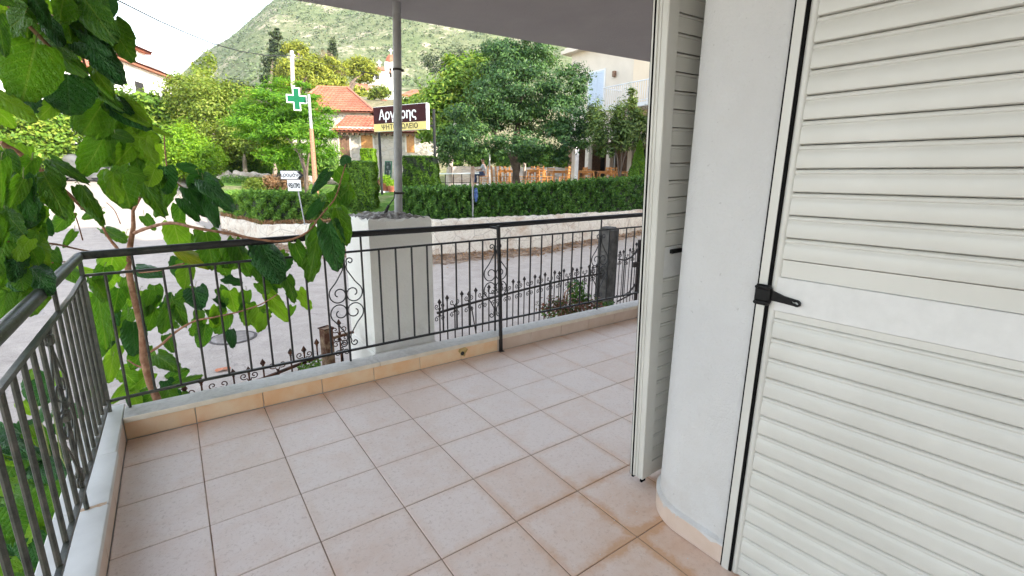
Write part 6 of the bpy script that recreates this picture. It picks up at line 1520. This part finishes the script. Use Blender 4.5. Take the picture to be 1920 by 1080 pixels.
# ================================================================== MULBERRY (foreground)
def leaf_mesh(seed, mats, lobed=False):
    """heart-shaped quilted leaf: stalk end at the origin, tip at (0,1,0), about 0.86 wide"""
    rs = random.Random(seed); nr, nc = 11, 10; vs = []
    cup = rs.uniform(-.30, .55); droop = rs.uniform(.05, .45); tw = rs.uniform(-.35, .35)
    def width(t):
        w_ = .45 * max(0, math.sin(math.pi * min(1, (t + .07) / 1.07) ** .74)) ** .56
        return max(w_, .0) * (1 + .05 * math.sin(t * 38 + seed))
    for r_ in range(nr + 1):
        t = r_ / nr; w_ = width(t) if r_ < nr else .004
        for c_ in range(nc + 1):
            s = (c_ / nc) * 2 - 1
            x = s * w_; y = t - (abs(s) ** 1.6) * .13 * (1 - t) ** 2 * (1 if r_ < 6 else .6) - (.035 * (abs(s)) * (1 if (r_ % 2) else -.6) if abs(s) > .99 else 0)
            if lobed and abs(s) > .75 and .35 < t < .62: x *= .72 if .42 < t < .55 else .9
            z = cup * (x / .43) ** 2 * .5 - droop * t * t * .6 + .030 * math.sin((t - abs(x) * 1.05) * 6.5 * 2 * math.pi) * min(1, abs(s) * 2) + .035 * math.sin(s * 4 + seed + t * 5) + tw * x * t
            vs.append((x, y, z))
    m_ = nc + 1; fs = [(r_ * m_ + c_, r_ * m_ + c_ + 1, (r_ + 1) * m_ + c_ + 1, (r_ + 1) * m_ + c_) for r_ in range(nr) for c_ in range(nc)]
    me = bpy.data.meshes.new('leaf'); me.from_pydata(vs, [], fs); me.materials.append(mats)
    me.polygons.foreach_set('use_smooth', [True] * len(fs)); me.update(); return me
LM = {}
for k_, mt in (('g', 'mulb'), ('d', 'mulb_dark'), ('l', 'mulb_light'), ('y', 'mulb_yellow')):
    LM[k_] = [leaf_mesh(11 * q + 3, M[mt], q == 3) for q in range(6)]
pet = []          # petiole paths gathered per tree
rl_ = random.Random(12)
def leaf(parent, u0, v0, u1, v1, w_px, d, k='g', tilt=None, dz=None):
    a_ = at(u0, v0, d); dd2 = d + (rl_.uniform(-.10, .06) if dz is None else dz) * (math.hypot(u1 - u0, v1 - v0) / 60)
    b_ = at(u1, v1, dd2); Y = b_ - a_; Ln = Y.length; Y.normalize()
    cam_ = (CAMP - a_).normalized(); Z = cam_ + Vector((rl_.uniform(-.45, .45), rl_.uniform(-.45, .45), rl_.uniform(-.05, .6)))
    if tilt: Z += Vector(tilt)
    Z = (Z - Y * Z.dot(Y)).normalized(); X = Y.cross(Z).normalized(); Wd = w_px * d / FPX / .84
    m = Matrix((( X.x * Wd, Y.x * Ln, Z.x * Ln, a_.x), (X.y * Wd, Y.y * Ln, Z.y * Ln, a_.y), (X.z * Wd, Y.z * Ln, Z.z * Ln, a_.z), (0, 0, 0, 1)))
    o = bpy.data.objects.new('leaf', rl_.choice(LM[k])); COL.objects.link(o); o.parent = parent
    o.matrix_parent_inverse = Matrix.Translation(parent.location).inverted(); o.matrix_basis = m
    return o, a_
tb_ = onY(293, 752, .42); 
mt_ = empty('mulberry_tree', (tb_.x, .42, -.92), 0, 'young mulberry tree with large leaves spilling over the left corner of the railing', 'tree')
def dep(u, v, y): return (onY(u, v, y) - CAMP).dot(CM @ Vector((0, 0, -1)))
def branch(pts, r, name='branch', bark='bark'):
    P_ = [at(u, v, d) for u, v, d in pts]
    # smooth
    Q = []
    for i_ in range(len(P_) - 1):
        p0 = P_[max(i_ - 1, 0)]; p1 = P_[i_]; p2 = P_[i_ + 1]; p3 = P_[min(i_ + 2, len(P_) - 1)]
        for k_ in range(5):
            t = k_ / 5; Q.append(.5 * ((2 * p1) + (p2 - p0) * t + (2 * p0 - 5 * p1 + 4 * p2 - p3) * t * t + (3 * p1 - p0 - 3 * p2 + p3) * t ** 3))
    Q.append(P_[-1]); n_ = len(Q)
    rr = [(r[0] + (r[1] - r[0]) * k_ / (n_ - 1)) * (1 + .10 * math.sin(k_ * 2.1)) for k_ in range(n_)]
    return MB().tube(Q, rr, 8).build(name, M[bark], mt_, smooth=True), Q
d0 = dep(293, 752, .42)
gb = Vector((tb_.x + .02, .45, -.95))
P0 = [gb, at(295, 760, d0)] + [at(u, v, d) for u, v, d in [(283, 715, d0), (272, 672, d0), (262, 620, d0), (252, 560, d0 + .02), (244, 500, d0 + .03), (241, 460, d0 + .03), (248, 425, d0 + .02), (254, 395, d0), (262, 372, d0)]]
P0 = [p + Vector((.012 * math.sin(q * 1.9), 0, 0)) for q, p in enumerate(P0)]
MB().tube(P0, [.028, .022, .020, .021, .018, .017, .0175, .016, .012, .009, .006], 10).build('trunk', M['bark'], mt_, smooth=True)
D = d0
BR = [([(241, 490, D), (222, 468, D - .05), (200, 440, D - .1), (190, 415, D - .15)], (.010, .006)),
      ([(252, 437, D), (275, 428, D - .1), (320, 418, D - .2), (370, 428, D - .25), (430, 438, D - .22), (480, 448, D - .18), (530, 452, D - .12), (575, 436, D - .08), (605, 400, D)], (.010, .005)),
      ([(605, 400, D), (628, 372, D + .02), (640, 335, D + .04), (648, 308, D + .05)], (.005, .003)),
      ([(268, 668, D), (300, 648, D + .02), (330, 622, D + .03), (365, 602, D), (400, 595, D - .02), (450, 584, D - .05), (490, 570, D - .08), (520, 552, D - .1)], (.008, .003)),
      ([(262, 510, D), (290, 508, D - .1), (315, 502, D - .2), (345, 494, D - .25)], (.008, .005)),
      ([(0, 268, 1.45), (40, 290, 1.5), (80, 322, 1.55), (120, 357, 1.6), (155, 388, 1.7), (170, 400, 1.9)], (.0085, .006)),
      ([(-30, -40, 1.15), (20, 15, 1.25), (48, 42, 1.3), (90, 85, 1.35), (130, 125, 1.42), (165, 160, 1.5), (188, 192, 1.6), (230, 270, 1.9), (262, 370, 2.6)], (.0045, .007)),
      ([(165, 155, 1.5), (157, 115, 1.48), (148, 90, 1.45), (140, 65, 1.42), (132, 30, 1.4)], (.004, .003)),
      ([(0, 452, 1.5), (50, 455, 1.7), (105, 458, 2.0), (150, 468, 2.4), (235, 485, 3.0)], (.004, .005)),
      ([(0, 470, 1.5), (30, 478, 1.6), (75, 493, 1.8), (130, 490, 2.3)], (.0035, .003)),
      ([(315, 330, 2.6), (310, 290, 2.6), (308, 255, 2.6)], (.004, .003)),
      ([(262, 372, D), (290, 350, 2.9), (312, 330, 2.7), (340, 350, 2.7), (372, 370, 2.75), (400, 420, 2.8), (400, 445, 2.85)], (.006, .003)),
      ([(155, 450, 2.3), (148, 425, 2.2), (140, 400, 2.1)], (.003, .002)),
      ([(270, 690, D), (255, 685, D), (240, 675, D)], (.006, .004)),
      ([(226, 420, 2.9), (215, 395, 2.9), (200, 380, 2.9)], (.003, .002))]
for p, r in BR: branch(p, r)
LV = """
67 82 47 183 88 1.30 g;126 139 130 214 80 1.40 d;206 43 234 106 48 1.35 g;150 -12 196 60 62 1.30 g;118 -14 118 40 50 1.28 g
86 30 114 72 32 1.36 d;140 42 200 78 38 1.38 d;140 62 205 88 34 1.34 g;175 84 214 143 44 1.34 d;138 78 170 106 30 1.40 d
172 120 198 166 26 1.45 l;72 78 135 112 40 1.42 g;112 82 142 130 32 1.44 g;48 24 -8 62 50 1.20 g;-5 30 8 108 26 1.15 g;36 6 62 36 20 1.25 g
58 -14 82 32 30 1.25 d;40 -12 44 14 14 1.2 g;-6 -5 24 8 20 1.15 g;170 150 212 186 26 1.5 g;-12 170 66 212 34 1.25 l;-10 205 34 240 30 1.22 l
195 190 160 246 56 1.55 g;192 262 154 334 46 1.7 g;205 187 284 236 46 1.55 d;222 188 280 232 36 1.6 l;212 228 205 312 44 1.75 g;246 275 216 308 32 1.8 l
262 272 252 312 32 1.8 l;222 320 242 390 60 2.0 g;8 282 28 326 30 1.4 g;44 335 16 392 28 1.35 g;43 332 52 412 32 1.37 d;78 318 112 384 52 1.5 g
60 300 30 340 30 1.45 g;2 300 6 392 30 1.3 g;150 348 190 402 30 1.65 g;160 392 196 420 22 1.8 g;92 300 150 330 26 1.6 g;240 255 300 262 34 1.75 l
285 268 292 320 34 1.9 l;278 248 300 262 14 1.9 g;285 240 315 252 12 1.9 l;366 318 330 308 18 2.6 d;308 312 312 364 38 2.5 d;320 346 290 402 26 2.6 g
262 333 294 392 28 2.6 l;300 325 280 360 24 2.5 g;382 326 350 352 28 2.7 d;374 330 420 345 26 2.7 g;380 336 422 386 36 2.65 d;352 352 386 404 30 2.7 d;340 372 372 412 24 2.75 d
402 345 405 385 24 2.8 g;130 398 96 438 26 2.1 g;140 434 116 464 14 2.2 g;196 428 238 450 28 2.8 g;190 394 150 410 18 2.6 g;212 478 200 552 42 2.5 l
90 466 56 502 36 2.1 g;92 470 88 524 34 2.0 g;50 498 4 578 52 1.7 g;56 498 78 545 26 1.9 g;8 394 40 442 44 1.6 g;-5 398 6 450 30 1.5 g
30 405 62 455 30 1.7 l;10 455 -12 515 42 1.5 g;120 500 152 528 26 2.3 g;130 508 178 510 20 2.5 l;186 556 196 662 40 2.7 g;204 568 202 662 34 2.9 d
250 604 256 668 40 2.9 d;272 648 244 694 32 3.0 g;212 668 202 718 26 2.8 l;292 666 332 690 32 3.1 g;282 698 234 738 30 3.1 l;312 628 326 658 20 3.05 g
252 503 298 512 26 3.0 d;292 552 264 592 28 3.0 g;290 578 274 622 30 3.0 g;318 574 308 628 30 3.0 g;322 560 348 612 26 3.05 g;366 548 326 562 28 2.95 g
366 540 376 580 38 2.9 d;326 418 342 482 40 2.75 l;386 434 402 502 44 2.7 g;352 500 344 542 30 2.8 l;334 470 388 500 24 2.7 y;442 450 428 504 34 2.75 g
440 454 478 518 38 2.72 g;420 520 452 532 20 2.9 d;430 545 442 588 28 2.9 l;374 582 376 604 20 3.0 g;376 598 358 634 24 3.0 g;386 608 380 658 28 3.0 g
426 588 402 628 32 2.95 g;432 618 438 650 18 3.0 d;466 568 460 608 28 2.95 g;462 545 458 578 22 2.95 g;292 732 262 762 30 3.1 g;312 714 332 752 26 3.12 d
330 722 372 706 16 3.1 g;316 712 352 694 24 3.15 g;262 728 240 764 26 3.1 d;240 722 206 758 18 3.05 l;262 740 285 768 24 3.12 g;340 735 358 762 20 3.2 g
260 322 296 392 34 2.4 g;380 350 402 422 30 2.75 d;336 384 342 428 26 2.8 g;345 440 368 458 20 2.9 g;490 458 530 522 56 2.7 d;552 456 576 510 26 2.75 g
598 430 580 522 38 2.8 g;616 418 632 504 44 2.78 d;630 392 652 458 36 2.85 g;602 378 572 412 18 2.95 d;624 358 652 386 34 3.0 g;536 520 556 564 28 2.8 g
504 552 540 604 26 2.8 l;500 580 500 602 20 2.85 g;496 588 488 628 24 2.8 l;484 530 510 560 26 2.85 g;512 505 528 540 26 2.85 g;650 306 642 290 22 3.1 d
616 322 582 360 20 3.0 d;630 318 652 342 32 3.05 g;652 356 612 398 36 3.0 g;640 345 664 372 24 3.05 g;196 500 188 540 30 2.4 g;176 520 200 560 26 2.4 g
232 520 250 560 24 2.9 g;222 540 214 590 28 2.8 g;240 590 220 640 28 2.95 g;262 545 240 575 22 3.0 l;410 465 424 500 26 2.8 g;472 500 498 530 24 2.85 g
270 405 292 430 20 3.0 g;236 440 214 452 16 2.9 l;410 540 428 560 20 2.95 g;345 545 360 575 22 3.0 g;262 700 250 722 18 3.1 g;300 600 330 612 20 3.05 g
200 215 180 262 34 1.6 g;165 205 142 240 30 1.55 g;95 150 118 200 40 1.45 g;30 160 20 200 30 1.3 g;105 190 70 222 30 1.4 l;232 300 205 330 26 1.9 g;216 250 250 262 22 1.7 g
20 340 38 400 26 1.45 g;70 400 98 442 22 1.9 d;-8 520 18 572 30 1.6 g;175 268 190 300 22 1.8 g;64 180 44 214 30 1.35 d;120 8 146 34 22 1.33 d;186 20 176 70 30 1.36 g
"""
stalk = MB()
for line in LV.replace('\n', ';').split(';'):
    f = line.split()
    if len(f) < 6: continue
    u0, v0, u1, v1, w_, d = map(float, f[:6]); 
    o, a_ = leaf(mt_, u0, v0, u1, v1, w_, d, f[6])
    # leaf stalk: short curve back from the leaf base
    s_ = rl_.uniform(.6, 1.1) * 16 * (1.6 / d) ** .5; an = math.atan2(v0 - v1, u0 - u1) + rl_.uniform(-.7, .7)
    m1 = at(u0 + math.cos(an) * s_ * .5, v0 + math.sin(an) * s_ * .5 - 5, d + .01); m2 = at(u0 + math.cos(an) * s_, v0 + math.sin(an) * s_, d + .03)
    stalk.tube([a_, m1, m2], .0014, 5)
for q in range(150):
    c_ = rl_.random()
    if c_ < .16: u_, v_, d_, s_ = rl_.uniform(-10, 215), rl_.uniform(-10, 70) , rl_.uniform(1.35, 1.6), rl_.uniform(34, 62)
    elif c_ < .62: u_, v_, d_, s_ = rl_.uniform(-10, 75), rl_.uniform(270, 560), rl_.uniform(1.5, 1.8), rl_.uniform(34, 56)
    elif c_ < .78: u_, v_, d_, s_ = rl_.uniform(175, 330), rl_.uniform(480, 740), rl_.uniform(2.9, 3.2), rl_.uniform(24, 46)
    elif c_ < .90: u_, v_, d_, s_ = rl_.uniform(330, 560), rl_.uniform(455, 590), rl_.uniform(2.8, 3.0), rl_.uniform(24, 44)
    else: u_, v_, d_, s_ = rl_.uniform(200, 300), rl_.uniform(190, 330), rl_.uniform(1.7, 1.95), rl_.uniform(28, 50)
    
    an = rl_.gauss(1.6, .55)
    leaf(mt_, u_, v_, u_ + math.cos(an) * s_, v_ + math.sin(an) * s_, s_ * rl_.uniform(.5, .85), d_, rl_.choice('gggdll'))
stalk.build('leaf_stalks', M['petiole'], mt_, smooth=True)

# lower bush behind the side railing
bp = onX(60, 930, -.55); 
mt2 = empty('mulberry_shoots', (-.6, -.5, -.92), 0, 'leafy green shoots growing outside the left side railing below the marble kerb', 'shrub')
rl_.seed(5)
for q in range(9):
    u_ = rl_.uniform(-10, 110); d_ = 2.2; p1 = at(u_, rl_.uniform(720, 860), rl_.uniform(2.1, 2.5)); p0 = Vector((p1.x + rl_.uniform(-.1, .1), p1.y + rl_.uniform(-.1, .1), -.93))
    MB().tube([p0, p0.lerp(p1, .5) + Vector((.02, .02, 0)), p1], [.006, .005, .002], 6).build('stem', M['petiole'], mt2, smooth=True)
for q in range(96):
    u_ = rl_.uniform(-40, 100); v_ = rl_.uniform(800, 1120) if q > 12 else rl_.uniform(690, 800)
    if q <= 12: u_ = rl_.uniform(40, 115)
    d_ = rl_.uniform(2.1, 2.7); an = rl_.uniform(.2, 2.9); s_ = rl_.uniform(45, 85) if q > 10 else rl_.uniform(26, 42)
    leaf(mt2, u_, v_, u_ + math.cos(an) * s_, v_ + math.sin(an) * s_ * .8, s_ * rl_.uniform(.6, .85), d_, rl_.choice('ggddl'), tilt=(0, 0, .5))
# small garden plants behind the right part of the railing
mt3 = empty('rose_bush', onY(1060, 590, .9), 0, 'low bush with reddish and green leaves behind the railing near the right end', 'shrub')
b3 = onY(1060, 590, .9)
L = [blob(u_, v_, dep(u_, v_, 1.0), ru, rv, .16) for (u_, v_, ru, rv) in ((1040, 575, 28, 14), (1075, 578, 26, 12), (1110, 572, 24, 10))]
V, F = crown(L, 900, .022, aspect=.5, seed=95, clump=.3); link_mesh('red_leaves', np_mesh('red_leaves', V, F, M['redleaf']), mt3)
L = [blob(u_, v_, dep(u_, v_, 1.1), ru, rv, .12) for (u_, v_, ru, rv) in ((1080, 540, 18, 10), (1090, 560, 22, 8), (1060, 588, 40, 7), (1135, 575, 14, 10))]
V, F = crown(L, 800, .028, aspect=.45, seed=96, clump=.35); link_mesh('green_leaves', np_mesh('green_leaves', V, F, M['hedge']), mt3)
mb = MB()
for (u_, v_) in ((1080, 530), (1092, 545), (1045, 565), (1110, 565), (1068, 572)):
    t_ = onY(u_, v_, 1.05); mb.tube([(b3.x, 1.0, -.92), Vector((b3.x, 1.0, 0)).lerp(t_, .3), t_], [.012, .008, .003], 6)
mb.build('stems', M['bark'], mt3)
# weeds at the foot of the left fence
L = [blob(u_, v_, dep(u_, v_, .7), 12, 5, .1) for (u_, v_) in ((575, 690), (590, 685))]
V, F = crown(L, 160, .018, seed=97); tag(link_mesh('weeds', np_mesh('weeds', V, F, M['hedge_bright'])), 'tuft of weeds at the foot of the rusty fence', 'weeds', kind='stuff')

# ================================================================== AIR
HZ = True
if HZ:
    mb = MB(); mb.box((-1500, -400, -4.5), (2600, 3400, 420))
    hz_o = mb.build('haze', None)
    m = bpy.data.materials.new('haze_air'); m.use_nodes = True; t = m.node_tree; t.nodes.clear()
    o_ = t.nodes.new('ShaderNodeOutputMaterial'); pv = t.nodes.new('ShaderNodeVolumePrincipled'); pv.inputs['Color'].default_value = (.86, .92, 1, 1); pv.inputs['Density'].default_value = .0003; pv.inputs['Anisotropy'].default_value = .3
    t.links.new(pv.outputs[0], o_.inputs['Volume']); hz_o.data.materials.clear(); hz_o.data.materials.append(m); tag(hz_o, kind='stuff')
